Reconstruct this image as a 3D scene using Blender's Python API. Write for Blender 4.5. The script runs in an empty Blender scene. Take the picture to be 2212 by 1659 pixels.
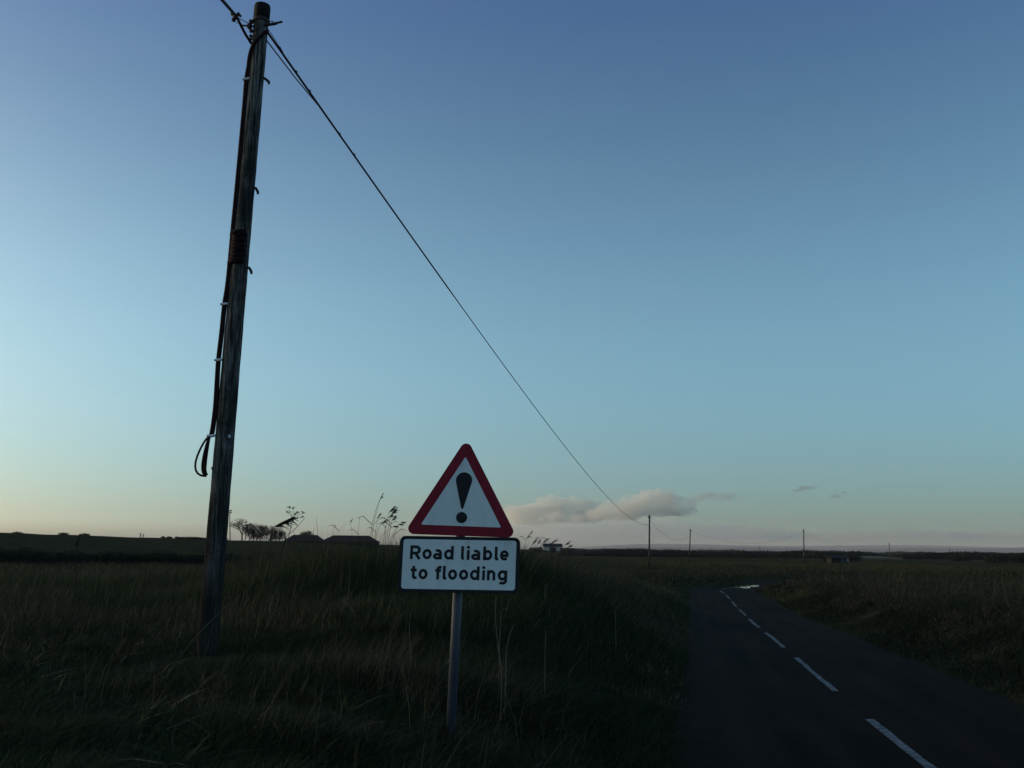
import bpy, bmesh, math, random
import numpy as np
from mathutils import Vector, Matrix

C = bpy.context.scene
COL = C.collection
random.seed(7)
RNG = np.random.default_rng(11)

# ------------------------------------------------------------------ camera
EYE = Vector((0, 0, 1.85))
TH, RO, FPX = math.radians(10.04), math.radians(0.6), 2037.0       # pitch, roll, focal length for a 2212 wide frame
FWD = Vector((0, math.cos(TH), math.sin(TH)))
_u = Vector((0, -math.sin(TH), math.cos(TH)))
_r = Vector((1, 0, 0))
RGT = _r * math.cos(RO) + _u * math.sin(RO)
UPV = _u * math.cos(RO) - _r * math.sin(RO)
cam = bpy.data.cameras.new('camera')
camo = bpy.data.objects.new('camera', cam)
COL.objects.link(camo)
m = Matrix((RGT, UPV, -FWD)).transposed().to_4x4()
m.translation = EYE
camo.matrix_world = m
cam.sensor_width = 36
cam.lens = FPX / 2212 * 36
cam.clip_end = 60000
cam.clip_start = 0.05
C.camera = camo

# ------------------------------------------------------------------ sky and sun
SUN_EL, SUN_AZ = math.radians(2.85), math.radians(-77)
w = bpy.data.worlds.new('World')
C.world = w
w.use_nodes = True
nt = w.node_tree
sky = nt.nodes.new('ShaderNodeTexSky')
sky.sky_type = 'NISHITA'
sky.sun_disc = False
sky.sun_elevation, sky.sun_rotation = SUN_EL, SUN_AZ
sky.dust_density, sky.ozone_density, sky.air_density = 1.6, 2.37, 0.6
tint = nt.nodes.new('ShaderNodeMix')
tint.data_type, tint.blend_type = 'RGBA', 'MULTIPLY'
tint.inputs[0].default_value = 1
# the air's own colour, from the horizon up (the camera's white balance is folded in)
tco = nt.nodes.new('ShaderNodeTexCoord'); sep = nt.nodes.new('ShaderNodeSeparateXYZ'); rmp = nt.nodes.new('ShaderNodeValToRGB')
SKY_GAIN = [(0.0, (0.8523, 0.9352, 1.0862)), (0.0214, (0.8523, 0.9352, 1.0862)), (0.035, (0.7405, 0.7743, 0.784)), (0.05, (0.7126, 0.7193, 0.6631)), (0.068, (0.7279, 0.7135, 0.6112)), (0.09, (0.7772, 0.7428, 0.6002)), (0.115, (0.8489, 0.7951, 0.6153)), (0.145, (0.9375, 0.8634, 0.6463)), (0.18, (1.0269, 0.933, 0.6824)), (0.22, (1.0962, 0.9859, 0.712)), (0.265, (1.1255, 1.0056, 0.7257)), (0.315, (1.104, 0.9832, 0.7205)), (0.37, (1.0348, 0.9223, 0.7015)), (0.43, (0.9342, 0.8374, 0.6818)), (0.53, (0.775, 0.7092, 0.6964))]
rmp.color_ramp.interpolation = 'LINEAR'
while len(rmp.color_ramp.elements) < len(SKY_GAIN): rmp.color_ramp.elements.new(.5)
for e_, (p_, c_) in zip(rmp.color_ramp.elements, SKY_GAIN):
    e_.position = p_; e_.color = (*c_, 1)
nt.links.new(tco.outputs['Generated'], sep.inputs[0]); nt.links.new(sep.outputs[2], rmp.inputs[0])
nt.links.new(rmp.outputs[0], tint.inputs[7])
nt.links.new(sky.outputs[0], tint.inputs[6])
bg = nt.nodes['Background']
nt.links.new(tint.outputs[2], bg.inputs[0])
bg.inputs[1].default_value = 0.15

sl = bpy.data.lights.new('sun', 'SUN')
sl.energy = 0.55
sl.angle = math.radians(0.5)
sl.color = (1, 0.83, 0.62)
so = bpy.data.objects.new('sun', sl)
COL.objects.link(so)
sd = Vector((math.cos(SUN_EL) * math.sin(SUN_AZ), math.cos(SUN_EL) * math.cos(SUN_AZ), math.sin(SUN_EL)))
so.rotation_euler = sd.to_track_quat('Z', 'Y').to_euler()

C.view_settings.view_transform = 'Standard'
C.view_settings.look = 'None'
C.view_settings.exposure = 1.75
C.view_settings.gamma = 1
C.render.engine = 'CYCLES'
C.cycles.use_denoising = True
C.cycles.max_bounces = 8
C.cycles.diffuse_bounces = 2
C.cycles.volume_bounces = 5

# ------------------------------------------------------------------ helpers
def ray(px, py):
    return FWD + RGT * ((px - 1106) / FPX) + UPV * ((829.5 - py) / FPX)

def at(px, py, Y):
    d = ray(px, py)
    return EYE + d * (Y / d.y)

def tag(o, label=None, cat=None, group=None, kind=None):
    if label: o['label'] = label
    if cat: o['category'] = cat
    if group: o['group'] = group
    if kind: o['kind'] = kind
    return o

def empty(name, loc, label, cat, group=None):
    o = bpy.data.objects.new(name, None)
    COL.objects.link(o)
    o.location = loc
    o.empty_display_size = 0.2
    return tag(o, label, cat, group)

class MB:
    def __init__(self):
        self.v, self.f = [], []
    def add(self, vs, fs):
        b = len(self.v)
        self.v += [tuple(p) for p in vs]
        self.f += [tuple(i + b for i in q) for q in fs]
        return self
    def tube(self, pts, rad, n=8, cap=True, closed=False):
        pts = [Vector(p) for p in pts]
        N = len(pts)
        if not hasattr(rad, '__len__'): rad = [rad] * N
        ref = None
        vs = []
        for i, p in enumerate(pts):
            a = pts[i - 1] if (i > 0 or closed) else p
            b = pts[(i + 1) % N] if (i < N - 1 or closed) else p
            t = (b - a).normalized()
            if ref is None:
                ref = t.orthogonal().normalized()
            ref = (ref - t * ref.dot(t))
            ref = ref.normalized() if ref.length > 1e-6 else t.orthogonal().normalized()
            bi = t.cross(ref)
            for k in range(n):
                an = 2 * math.pi * k / n
                vs.append(p + (ref * math.cos(an) + bi * math.sin(an)) * rad[i])
        fs = []
        for i in range(N if closed else N - 1):
            for k in range(n):
                a, b = i * n + k, i * n + (k + 1) % n
                j = (i + 1) % N
                fs.append((a, b, j * n + (k + 1) % n, j * n + k))
        if cap and not closed:
            fs.append(tuple(range(n - 1, -1, -1)))
            fs.append(tuple((N - 1) * n + k for k in range(n)))
        return self.add(vs, fs)
    def box(self, c, s, ax=None):
        c = Vector(c)
        ax = ax or (Vector((1, 0, 0)), Vector((0, 1, 0)), Vector((0, 0, 1)))
        vs = [c + ax[0] * (s[0] / 2 * i) + ax[1] * (s[1] / 2 * j) + ax[2] * (s[2] / 2 * k)
              for i in (-1, 1) for j in (-1, 1) for k in (-1, 1)]
        return self.add(vs, [(0, 1, 3, 2), (4, 6, 7, 5), (0, 4, 5, 1), (2, 3, 7, 6), (0, 2, 6, 4), (1, 5, 7, 3)])
    def prism(self, poly, frame, d0, d1):
        """poly: (u, v) ccw seen from the front; frame: (O, U, V, N) with N towards the viewer"""
        O, U, V, Nn = frame
        n = len(poly)
        vs = [O + U * u + V * v + Nn * d1 for u, v in poly] + [O + U * u + V * v + Nn * d0 for u, v in poly]
        fs = [tuple(range(n)), tuple(range(2 * n - 1, n - 1, -1))]
        for i in range(n):
            j = (i + 1) % n
            fs.append((i, n + i, n + j, j))
        return self.add(vs, fs)
    def ball(self, c, r, n=8, m_=6, sc=(1, 1, 1)):
        c = Vector(c)
        vs = [c + Vector((0, 0, r * sc[2]))]
        for i in range(1, m_):
            t = math.pi * i / m_
            for k in range(n):
                a = 2 * math.pi * k / n
                vs.append(c + Vector((r * sc[0] * math.sin(t) * math.cos(a), r * sc[1] * math.sin(t) * math.sin(a), r * sc[2] * math.cos(t))))
        vs.append(c - Vector((0, 0, r * sc[2])))
        fs = []
        for k in range(n):
            fs.append((0, 1 + k, 1 + (k + 1) % n))
            L = 1 + (m_ - 2) * n
            fs.append((len(vs) - 1, L + (k + 1) % n, L + k))
        for i in range(m_ - 2):
            for k in range(n):
                a, b = 1 + i * n + k, 1 + i * n + (k + 1) % n
                fs.append((a, a + n, b + n, b))
        return self.add(vs, fs)
    def build(self, name, mat, parent=None, smooth=False, loc=None):
        me = bpy.data.meshes.new(name)
        org = Vector(parent.matrix_world.translation) if parent else Vector(loc or (0, 0, 0))
        if parent:
            org = Vector((0, 0, 0)); q = parent
            while q: org += Vector(q.location); q = q.parent
        me.from_pydata([tuple(Vector(p) - org) for p in self.v], [], self.f)
        me.materials.append(mat)
        if smooth:
            me.polygons.foreach_set('use_smooth', [True] * len(me.polygons))
        me.update()
        o = bpy.data.objects.new(name, me)
        COL.objects.link(o)
        if parent:
            o.parent = parent
        else:
            o.location = org
        return o

def np_mesh(name, V, F3, F4, mat, tintcol=None, loc=None, smooth=False):
    """fast mesh from arrays; F3 (n,3), F4 (m,4); tintcol per vertex rgb"""
    me = bpy.data.meshes.new(name)
    V = np.asarray(V, np.float32)
    if loc is not None: V = V - np.asarray(loc, np.float32)
    n3 = 0 if F3 is None else len(F3)
    n4 = 0 if F4 is None else len(F4)
    me.vertices.add(len(V)); me.vertices.foreach_set('co', V.ravel())
    idx = np.concatenate([x.ravel() for x in (F4, F3) if x is not None and len(x)]).astype(np.int32)
    me.loops.add(len(idx)); me.loops.foreach_set('vertex_index', idx)
    st = np.concatenate([np.arange(n4) * 4, n4 * 4 + np.arange(n3) * 3]).astype(np.int32)
    me.polygons.add(n3 + n4); me.polygons.foreach_set('loop_start', st)
    if smooth: me.polygons.foreach_set('use_smooth', np.ones(n3 + n4, bool))
    if tintcol is not None:
        a = me.color_attributes.new('tint', 'FLOAT_COLOR', 'POINT')
        c4 = np.ones((len(V), 4), np.float32); c4[:, :3] = tintcol
        a.data.foreach_set('color', c4.ravel())
    me.materials.append(mat)
    me.update(calc_edges=True)
    me.validate()
    o = bpy.data.objects.new(name, me)
    COL.objects.link(o)
    if loc is not None: o.location = loc
    return o

def sstep(a, b, x):
    t = np.clip((np.asarray(x, float) - a) / (b - a), 0, 1)
    return t * t * (3 - 2 * t)

_perm = RNG.random((64, 64))
def vnoise(x, y, s):
    x = np.asarray(x, float) / s; y = np.asarray(y, float) / s
    xi, yi = np.floor(x).astype(int), np.floor(y).astype(int)
    fx, fy = x - xi, y - yi
    fx = fx * fx * (3 - 2 * fx); fy = fy * fy * (3 - 2 * fy)
    g = lambda i, j: _perm[i % 64, j % 64]
    return (g(xi, yi) * (1 - fx) * (1 - fy) + g(xi + 1, yi) * fx * (1 - fy) + g(xi, yi + 1) * (1 - fx) * fy + g(xi + 1, yi + 1) * fx * fy)

# ------------------------------------------------------------------ materials
def mat(name, col, rough=0.8, spec=0.3, metal=0.0):
    M = bpy.data.materials.new(name); M.use_nodes = True
    b = M.node_tree.nodes['Principled BSDF']
    b.inputs['Base Color'].default_value = (*col, 1)
    b.inputs['Roughness'].default_value = rough
    b.inputs['Specular IOR Level'].default_value = spec
    b.inputs['Metallic'].default_value = metal
    return M

def noise_mat(name, stops, scale=5, detail=6, rough=0.9, spec=0.2, stretch=(1, 1, 1), bump=0.0, dist=0.02, coords='Object', bscale=None):
    M = mat(name, stops[0][1], rough, spec)
    N, L = M.node_tree.nodes, M.node_tree.links
    tc = N.new('ShaderNodeTexCoord'); mp = N.new('ShaderNodeMapping'); mp.inputs['Scale'].default_value = stretch
    no = N.new('ShaderNodeTexNoise'); no.inputs['Scale'].default_value = scale; no.inputs['Detail'].default_value = detail
    no.inputs['Roughness'].default_value = 0.65
    rp = N.new('ShaderNodeValToRGB')
    while len(rp.color_ramp.elements) < len(stops): rp.color_ramp.elements.new(0.5)
    for e, (p, c) in zip(rp.color_ramp.elements, stops):
        e.position = p; e.color = (*c, 1)
    L.new(tc.outputs[coords], mp.inputs[0]); L.new(mp.outputs[0], no.inputs[0]); L.new(no.outputs[0], rp.inputs[0])
    b = N['Principled BSDF']
    L.new(rp.outputs[0], b.inputs['Base Color'])
    if bump:
        bp = N.new('ShaderNodeBump'); bp.inputs['Strength'].default_value = bump; bp.inputs['Distance'].default_value = dist
        src = no
        if bscale:
            src = N.new('ShaderNodeTexNoise'); src.inputs['Scale'].default_value = bscale; src.inputs['Detail'].default_value = 5
            L.new(mp.outputs[0], src.inputs[0])
        L.new(src.outputs[0], bp.inputs['Height']); L.new(bp.outputs[0], b.inputs['Normal'])
    return M

def tint_mat(name, rough=0.75, spec=0.15, trans=0.25):
    M = mat(name, (.05, .05, .02), rough, spec)
    N, L = M.node_tree.nodes, M.node_tree.links
    at_ = N.new('ShaderNodeAttribute'); at_.attribute_name = 'tint'
    L.new(at_.outputs['Color'], N['Principled BSDF'].inputs['Base Color'])
    if trans:
        tr = N.new('ShaderNodeBsdfTranslucent'); mx = N.new('ShaderNodeMixShader'); mx.inputs[0].default_value = trans
        L.new(at_.outputs['Color'], tr.inputs[0])
        L.new(N['Principled BSDF'].outputs[0], mx.inputs[1]); L.new(tr.outputs[0], mx.inputs[2])
        L.new(mx.outputs[0], N['Material Output'].inputs[0])
    return M

M_GRASS = tint_mat('grass_blades')
M_ASPH = tint_mat('worn_asphalt', .85, .03, 0)
def _asphalt():
    N, L = M_ASPH.node_tree.nodes, M_ASPH.node_tree.links
    b = N['Principled BSDF']; at_ = [n for n in N if n.type == 'ATTRIBUTE'][0]
    tc = N.new('ShaderNodeTexCoord'); n1 = N.new('ShaderNodeTexNoise'); n1.inputs['Scale'].default_value = 55; n1.inputs['Detail'].default_value = 6
    mr = N.new('ShaderNodeMapRange'); mr.inputs[1].default_value = .3; mr.inputs[2].default_value = .7; mr.inputs[3].default_value = .45; mr.inputs[4].default_value = 1.6
    mx = N.new('ShaderNodeMix'); mx.data_type, mx.blend_type = 'RGBA', 'MULTIPLY'; mx.inputs[0].default_value = 1
    L.new(tc.outputs['Object'], n1.inputs[0]); L.new(n1.outputs[0], mr.inputs[0]); L.new(at_.outputs['Color'], mx.inputs[6]); L.new(mr.outputs[0], mx.inputs[7]); L.new(mx.outputs[2], b.inputs['Base Color'])
    bp = N.new('ShaderNodeBump'); bp.inputs['Strength'].default_value = .6; bp.inputs['Distance'].default_value = .008; L.new(n1.outputs[0], bp.inputs['Height']); L.new(bp.outputs[0], b.inputs['Normal'])
_asphalt()
M_PAINT = noise_mat('worn_white_paint', [(.40, (.018, .016, .014)), (.50, (.12, .125, .12)), (.7, (.26, .27, .26))], 14, 10, .7, .3)
M_WATER = mat('standing_water', (.01, .012, .014), .03, .5)
M_STEEL = noise_mat('galvanised_steel', [(.3, (.035, .040, .055)), (.7, (.065, .070, .090))], 8, 4, .5, .4, (1, 1, .3))
M_RED = noise_mat('red_sign_sheeting', [(.3, (.20, .006, .020)), (.5, (.25, .006, .022)), (.72, (.31, .013, .034))], 9, 7, .55, .3)
M_WHITE = noise_mat('white_sign_sheeting', [(.28, (.52, .58, .53)), (.42, (.72, .77, .75)), (.75, (.83, .86, .84))], 9, 7, .55, .3, (1, 1, .35))
M_BLACK = mat('black_sign_paint', (.012, .012, .016), .55, .3)
M_ALU = noise_mat('dull_aluminium', [(.3, (.25, .26, .27)), (.7, (.34, .35, .36))], 10, 3, .5, .5)
M_CABLE = mat('black_cable_sheath', (.022, .010, .012), .75, .1)
M_IRON = noise_mat('rusty_iron', [(.3, (.02, .016, .015)), (.7, (.06, .045, .04))], 20, 4, .8, .3)
M_TIE = mat('pale_cable_tie', (.62, .66, .68), .5, .4)
M_REED = tint_mat('dry_reed', .8, .15, .2)
M_BARK = noise_mat('bare_bark', [(.3, (.022, .018, .016)), (.7, (.05, .042, .036))], 3, 4)
M_TWIG = noise_mat('hedge_twigs', [(.3, (.016, .017, .010)), (.7, (.035, .034, .020))], .8, 4)
M_WOOD_FAR = noise_mat('far_wood', [(.3, (.012, .016, .012)), (.7, (.030, .034, .024))], .05, 5)
M_ROOFR = noise_mat('rusty_sheet_roof', [(.3, (.018, .009, .008)), (.7, (.032, .016, .013))], .6, 4, .8, .2, (4, 1, 1))
M_WALLD = noise_mat('weathered_boards', [(.3, (.010, .010, .010)), (.7, (.024, .022, .020))], 1.2, 4, .9, .2, (5, 5, .5))
M_CREAM = noise_mat('white_render', [(.3, (.55, .53, .47)), (.7, (.66, .63, .57))], .8, 4)
M_SLATE = noise_mat('slate_roof', [(.3, (.018, .017, .018)), (.7, (.034, .032, .033))], 1.5, 4)
M_GLASS = mat('dark_window_glass', (.01, .012, .015), .1, .5)
M_STUB = noise_mat('pale_stubble', [(.3, (.12, .10, .06)), (.7, (.17, .145, .085))], .05, 4)

def pole_material():
    """weathered creosoted softwood: fine broken grain lines, grey where the tar has gone"""
    M = mat('creosoted_pole', (.03, .03, .03), 1.0, .02)
    N, L = M.node_tree.nodes, M.node_tree.links
    b = N['Principled BSDF']
    tc = N.new('ShaderNodeTexCoord')
    def nz(scale, stretch, det, rgh=.65):
        mp = N.new('ShaderNodeMapping'); mp.inputs['Scale'].default_value = (1, 1, stretch)
        no = N.new('ShaderNodeTexNoise'); no.inputs['Scale'].default_value = scale; no.inputs['Detail'].default_value = det; no.inputs['Roughness'].default_value = rgh
        L.new(tc.outputs['Object'], mp.inputs[0]); L.new(mp.outputs[0], no.inputs[0]); return no.outputs[0]
    def mrange(src, a, b_, c, d):
        r = N.new('ShaderNodeMapRange'); r.inputs[1].default_value = a; r.inputs[2].default_value = b_; r.inputs[3].default_value = c; r.inputs[4].default_value = d
        L.new(src, r.inputs[0]); return r.outputs[0]
    def mul(a, b_):
        m_ = N.new('ShaderNodeMath'); m_.operation = 'MULTIPLY'; L.new(a, m_.inputs[0]); L.new(b_, m_.inputs[1]); return m_.outputs[0]
    grain = nz(42, .045, 8, .7)
    broad = nz(9, .10, 6)
    blot = nz(3.2, .8, 5)
    g1 = mrange(grain, .41, .62, .02, 1)
    g2 = mrange(broad, .38, .58, .25, 1)
    g3 = mrange(blot, .36, .56, .25, 1)
    sx = N.new('ShaderNodeSeparateXYZ'); L.new(tc.outputs['Object'], sx.inputs[0])
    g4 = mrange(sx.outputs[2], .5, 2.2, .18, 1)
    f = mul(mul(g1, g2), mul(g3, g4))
    rp = N.new('ShaderNodeValToRGB')
    for q in range(2): rp.color_ramp.elements.new(.5)
    for e, (p, c) in zip(rp.color_ramp.elements, [(0, (.022, .020, .018)), (.2, (.074, .070, .064)), (.5, (.165, .158, .145)), (1, (.32, .315, .295))]):
        e.position = p; e.color = (*c, 1)
    L.new(f, rp.inputs[0]); L.new(rp.outputs[0], b.inputs['Base Color'])
    bp = N.new('ShaderNodeBump'); bp.inputs['Strength'].default_value = 1; bp.inputs['Distance'].default_value = .012
    L.new(grain, bp.inputs['Height']); L.new(bp.outputs[0], b.inputs['Normal'])
    return M
M_POLE = pole_material()

# ------------------------------------------------------------------ road line and ground height
def road_z(y):
    y = np.asarray(y, float)
    return -0.65 * sstep(2, 50, y) - .06 * sstep(50, 70, y) + .45 * sstep(85, 130, y)

def hit_road(px, py):
    d = ray(px, py); y = 5.0
    for _ in range(60):
        y = 0.5 * y + 0.5 * max(2, (float(road_z(y)) - 1.85) / (d.z / d.y))
    return (d.x / d.y * y, y)

_near = [hit_road(*p) for p in ((2010, 1659), (1866, 1543), (1759, 1455), (1675, 1383), (1632, 1350), (1607, 1326), (1584, 1303), (1569, 1285), (1563, 1272))]
print('ROAD', [(round(a, 1), round(b, 1)) for a, b in _near])
_far_pts = [(22.5, 84), (29, 95), (38, 105), (54, 115), (85, 126), (140, 138), (240, 150)]
_ctrl = [(-6, -60), (-1.2, -25), (1.3, -8), (2.75, 2)] + _near + [p for p in _far_pts if p[1] > _near[-1][1] + 4]
def catmull(P, n=14):
    P = [Vector(p) for p in P]; out = []
    for i in range(len(P) - 1):
        a, b, c, d = P[max(i - 1, 0)], P[i], P[i + 1], P[min(i + 2, len(P) - 1)]
        for k in range(n):
            t = k / n
            out.append(0.5 * ((2 * b) + (c - a) * t + (2 * a - 5 * b + 4 * c - d) * t * t + (3 * b - a - 3 * c + d) * t ** 3))
    out.append(P[-1]); return out
LINE = np.array([tuple(p) for p in catmull(_ctrl)])
# smooth resample
for _ in range(6):
    LINE[1:-1] = .25 * LINE[:-2] + .5 * LINE[1:-1] + .25 * LINE[2:]
_seg = np.hypot(*np.diff(LINE, axis=0).T)
_s = np.concatenate([[0], np.cumsum(_seg)])
SS = np.arange(0, _s[-1], 0.5)
CX, CY = np.interp(SS, _s, LINE[:, 0]), np.interp(SS, _s, LINE[:, 1])
TX, TY = np.gradient(CX), np.gradient(CY); _l = np.hypot(TX, TY); TX /= _l; TY /= _l
HALF = 2.25

def lateral(x, y):
    """signed distance to the road's centre line (right of it positive) and the arc position"""
    x = np.asarray(x, float).ravel(); y = np.asarray(y, float).ravel()
    d = np.full(x.shape, 1e3); s = np.zeros(x.shape)
    near = (np.abs(x) < 300) & (y > -70) & (y < 260)
    idx = np.nonzero(near)[0]
    for k in range(0, len(idx), 20000):
        ii = idx[k:k + 20000]
        dx = x[ii, None] - CX[None, ::2]; dy = y[ii, None] - CY[None, ::2]
        q = np.argmin(dx * dx + dy * dy, axis=1) * 2
        ddx, ddy = x[ii] - CX[q], y[ii] - CY[q]
        sg = np.sign(ddx * TY[q] - ddy * TX[q]); sg[sg == 0] = 1
        d[ii] = sg * np.hypot(ddx, ddy); s[ii] = q
    return d, s.astype(int)

def ground_z(x, y):
    sh = np.shape(x)
    x = np.asarray(x, float).ravel(); y = np.asarray(y, float).ravel()
    r = np.hypot(x, y)
    az = np.arctan2(x, y)                                # 0 ahead, negative to the left
    # broad country: rough verge by the camera, wet flats, a long low rise to the left
    z = .62 - .82 * sstep(11, 45, r)
    hillm = (1 - sstep(math.radians(-14), math.radians(1), az)) * sstep(-2.4, -1.9, az)
    top = 4.1 + 1.2 * (sstep(-18, -29, np.degrees(az)) if False else np.clip((-np.degrees(az) - 17) / 12, 0, 1)) + 13 * np.clip((-np.degrees(az) - 33) / 30, 0, 1)  # farther left, out of view, an invented higher rise blocks the low sun
    z += hillm * top * sstep(112, 285, r)
    z += 3.2 * sstep(480, 760, r) * (1 - sstep(math.radians(5), math.radians(14), az))
    z += np.where(r > 60, 0, 1) * .16 * (vnoise(x, y, 1.7) - .5) * sstep(3, 6, r) + .22 * (vnoise(x + 50, y, 6.0) - .5) * sstep(8, 20, r)
    z += .5 * (vnoise(x, y, 90.) - .5) * sstep(90, 180, r)
    # the road lies in it
    d, q = lateral(x, y)
    zr = road_z(CY[q])
    ad = np.abs(d)
    # right hand bank
    bank = zr + .88 * sstep(2.3, 5.2, d) * (1 - .40 * sstep(45, 90, y)) + .06 * (vnoise(x, y, 1.3) - .5) * sstep(2.6, 4, d)
    kr = 1 - sstep(9, 40, d)
    z = np.where(d > 0, z * (1 - kr) + bank * kr, z)
    kl = 1 - sstep(2.2, 4.6, ad)
    lip = zr + .02
    z = np.where(d <= 0, z * (1 - kl) + lip * kl, z)
    z = z - .10 * (1 - sstep(2.05, 2.6, ad))
    return z.reshape(sh)

def gz(x, y):
    return float(ground_z(np.array([x]), np.array([y]))[0])

# ------------------------------------------------------------------ ground sheet
def build_ground():
    rr = [0.6]
    while rr[-1] < 30000:
        r = rr[-1]
        rr.append(r * (1.05 if r < 4 else 1.02 if r < 150 else 1.045))
    rr = np.array(rr)
    front = np.radians(np.linspace(-36, 36, 500))
    back = np.radians(np.linspace(36, 324, 170)[1:-1])
    A = np.concatenate([front, back])
    X = rr[:, None] * np.sin(A)[None]; Y = rr[:, None] * np.cos(A)[None]
    Z = ground_z(X, Y)
    nR, nA = X.shape
    V = np.stack([X, Y, Z], -1).reshape(-1, 3)
    i, j = np.meshgrid(np.arange(nR - 1), np.arange(nA), indexing='ij')
    j2 = (j + 1) % nA
    F = np.stack([i * nA + j, (i + 1) * nA + j, (i + 1) * nA + j2, i * nA + j2], -1).reshape(-1, 4)[:, ::-1]
    V = np.vstack([V, [[0, 0, float(Z[0].mean())]]])
    c = len(V) - 1
    j = np.arange(nA)
    F3 = np.stack([np.full(nA, c), (j + 1) % nA, j], -1)
    M = noise_mat('grassland', [(.3, (.025, .0275, .013)), (.5, (.046, .045, .022)), (.7, (.068, .061, .030))], .35, 9, .95, .0, (1, 1, 1), .8, .12, bscale=3.0)
    o = np_mesh('ground', V, F3, F, M, smooth=True)
    tag(o, kind='structure')
build_ground()

# ------------------------------------------------------------------ road, centre line, standing water
def ribbon(s0, s1, o0, o1, z, step=0.5, jag=0.0):
    s = np.arange(s0, s1 + 1e-6, step)
    x, y = np.interp(s, SS, CX), np.interp(s, SS, CY); tx, ty = np.interp(s, SS, TX), np.interp(s, SS, TY)
    zz = road_z(y) + z
    ja = jag * (vnoise(s, s * 0 + 3, .5) - .5) + jag * (vnoise(s, s * 0 + 9, 2.) - .5)
    jb = jag * (vnoise(s, s * 0 + 13, .5) - .5) + jag * (vnoise(s, s * 0 + 19, 2.) - .5)
    L_ = np.stack([x + ty * (o0 + ja), y - tx * (o0 + ja), zz], -1); R_ = np.stack([x + ty * (o1 + jb), y - tx * (o1 + jb), zz], -1)
    return L_, R_

def build_road():
    s1 = SS[-1] - 1
    strips = []
    offs = np.concatenate([[-HALF], np.arange(-2.1, 2.11, .14), [HALF]])
    s = np.arange(0, s1, .25)
    x, y, tx, ty = np.interp(s, SS, CX), np.interp(s, SS, CY), np.interp(s, SS, TX), np.interp(s, SS, TY)
    rows, cols = [], []
    for o in offs:
        j = (.10 * (vnoise(s, s * 0 + o * 7, .5) - .5) + .22 * (vnoise(s, s * 0 + o * 11, 5.) - .5)) if abs(o) == HALF else 0
        zc = -.012 * (abs(o) / HALF) ** 2 - .008 * math.exp(-((abs(o) - 1.2) / .35) ** 2)
        rows.append(np.stack([x + ty * (o + j), y - tx * (o + j), road_z(y) + zc], -1))
        so_ = np.full(len(s), o)
        trk = np.exp(-((np.abs(np.abs(so_) - 1.15) - .42) / .16) ** 2)                 # tyre-polished lines
        wear = vnoise(s + 7, so_ * 4 + 3, 2.6) * .5 + vnoise(s * .25, so_ * 5 + 9, .55) * .5
        patch = ((vnoise(np.floor(s / 5.5) * 7.3, np.floor(so_ / 1.12) * 5.1 + 2, 1.0) > .80) & (np.abs(so_) < 2)).astype(float)
        val = .30 + 1.15 * wear + .55 * trk * (.3 + wear) - .35 * patch
        crack = (np.abs(vnoise(s, so_ * 3 + 40, 1.7) - .5) < .012).astype(float)
        val = val * (1 - .5 * crack)
        mud = np.clip((np.abs(so_) - 1.75) / .5, 0, 1) * (.3 + .9 * vnoise(s, so_ + 60, .9))
        base = np.array([.0125, .0082, .0050])[None] * val[:, None]
        mudc = np.array([.020, .0145, .008])[None]
        cols.append(base * (1 - mud[:, None]) + mudc * mud[:, None])
    V = np.stack(rows, 1).reshape(-1, 3); n = len(offs); RC = np.stack(cols, 1).reshape(-1, 3)
    i, j = np.meshgrid(np.arange(len(s) - 1), np.arange(n - 1), indexing='ij')
    F = np.stack([i * n + j, i * n + j + 1, (i + 1) * n + j + 1, (i + 1) * n + j], -1).reshape(-1, 4)
    road = np_mesh('road', V, None, F, M_ASPH, RC, smooth=True)
    tag(road, kind='structure')
    # dashes: starts found from the near ones in the photo
    def s_of(px, py):
        a, b = hit_road(px, py)
        return SS[np.argmin((CX - a) ** 2 + (CY - b) ** 2)]
    d1, d2 = s_of(1857, 1545), s_of(1803, 1491)
    d3 = s_of(1716, 1419); d4 = s_of(1694, 1397); d5 = s_of(1655, 1369)
    print('DASH', d1, d2, d3, d4, d5)
    per = d3 - d1; ln = (d3 - d2)
    mb = MB()
    k = -3
    while d2 + k * per < d2 + 62:
        a, b = d2 + k * per, d2 + k * per + ln
        L_, R_ = ribbon(a, b, -.047, .047, .006, .12, .02)
        nn = len(L_)
        mb.add(list(L_) + list(R_), [(q, nn + q, nn + q + 1, q + 1) for q in range(nn - 1)])
        k += 1
    cl = mb.build('centre_line', M_PAINT, road)
    # standing water on the inside of the bend and a thin sheet across
    a, b = hit_road(1578, 1264); sp = SS[np.argmin((CX - a) ** 2 + (CY - b) ** 2)]
    cx, cy = a, b
    vs = []; n = 48
    zc = float(road_z(cy)) + .006
    for q in range(n):
        t = 2 * math.pi * q / n
        e = 1 + .22 * math.sin(3 * t + 1) + .12 * math.sin(7 * t) + .08 * math.sin(11 * t + 2)
        vs.append((cx + 1.9 * e * math.cos(t), cy + 5.2 * e * math.sin(t), zc + .0 * t))
    wb = MB().add(vs, [tuple(range(n))])
    o = wb.build('water', M_WATER, loc=(cx, cy, zc)); tag(o, kind='structure')
build_road()

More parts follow.
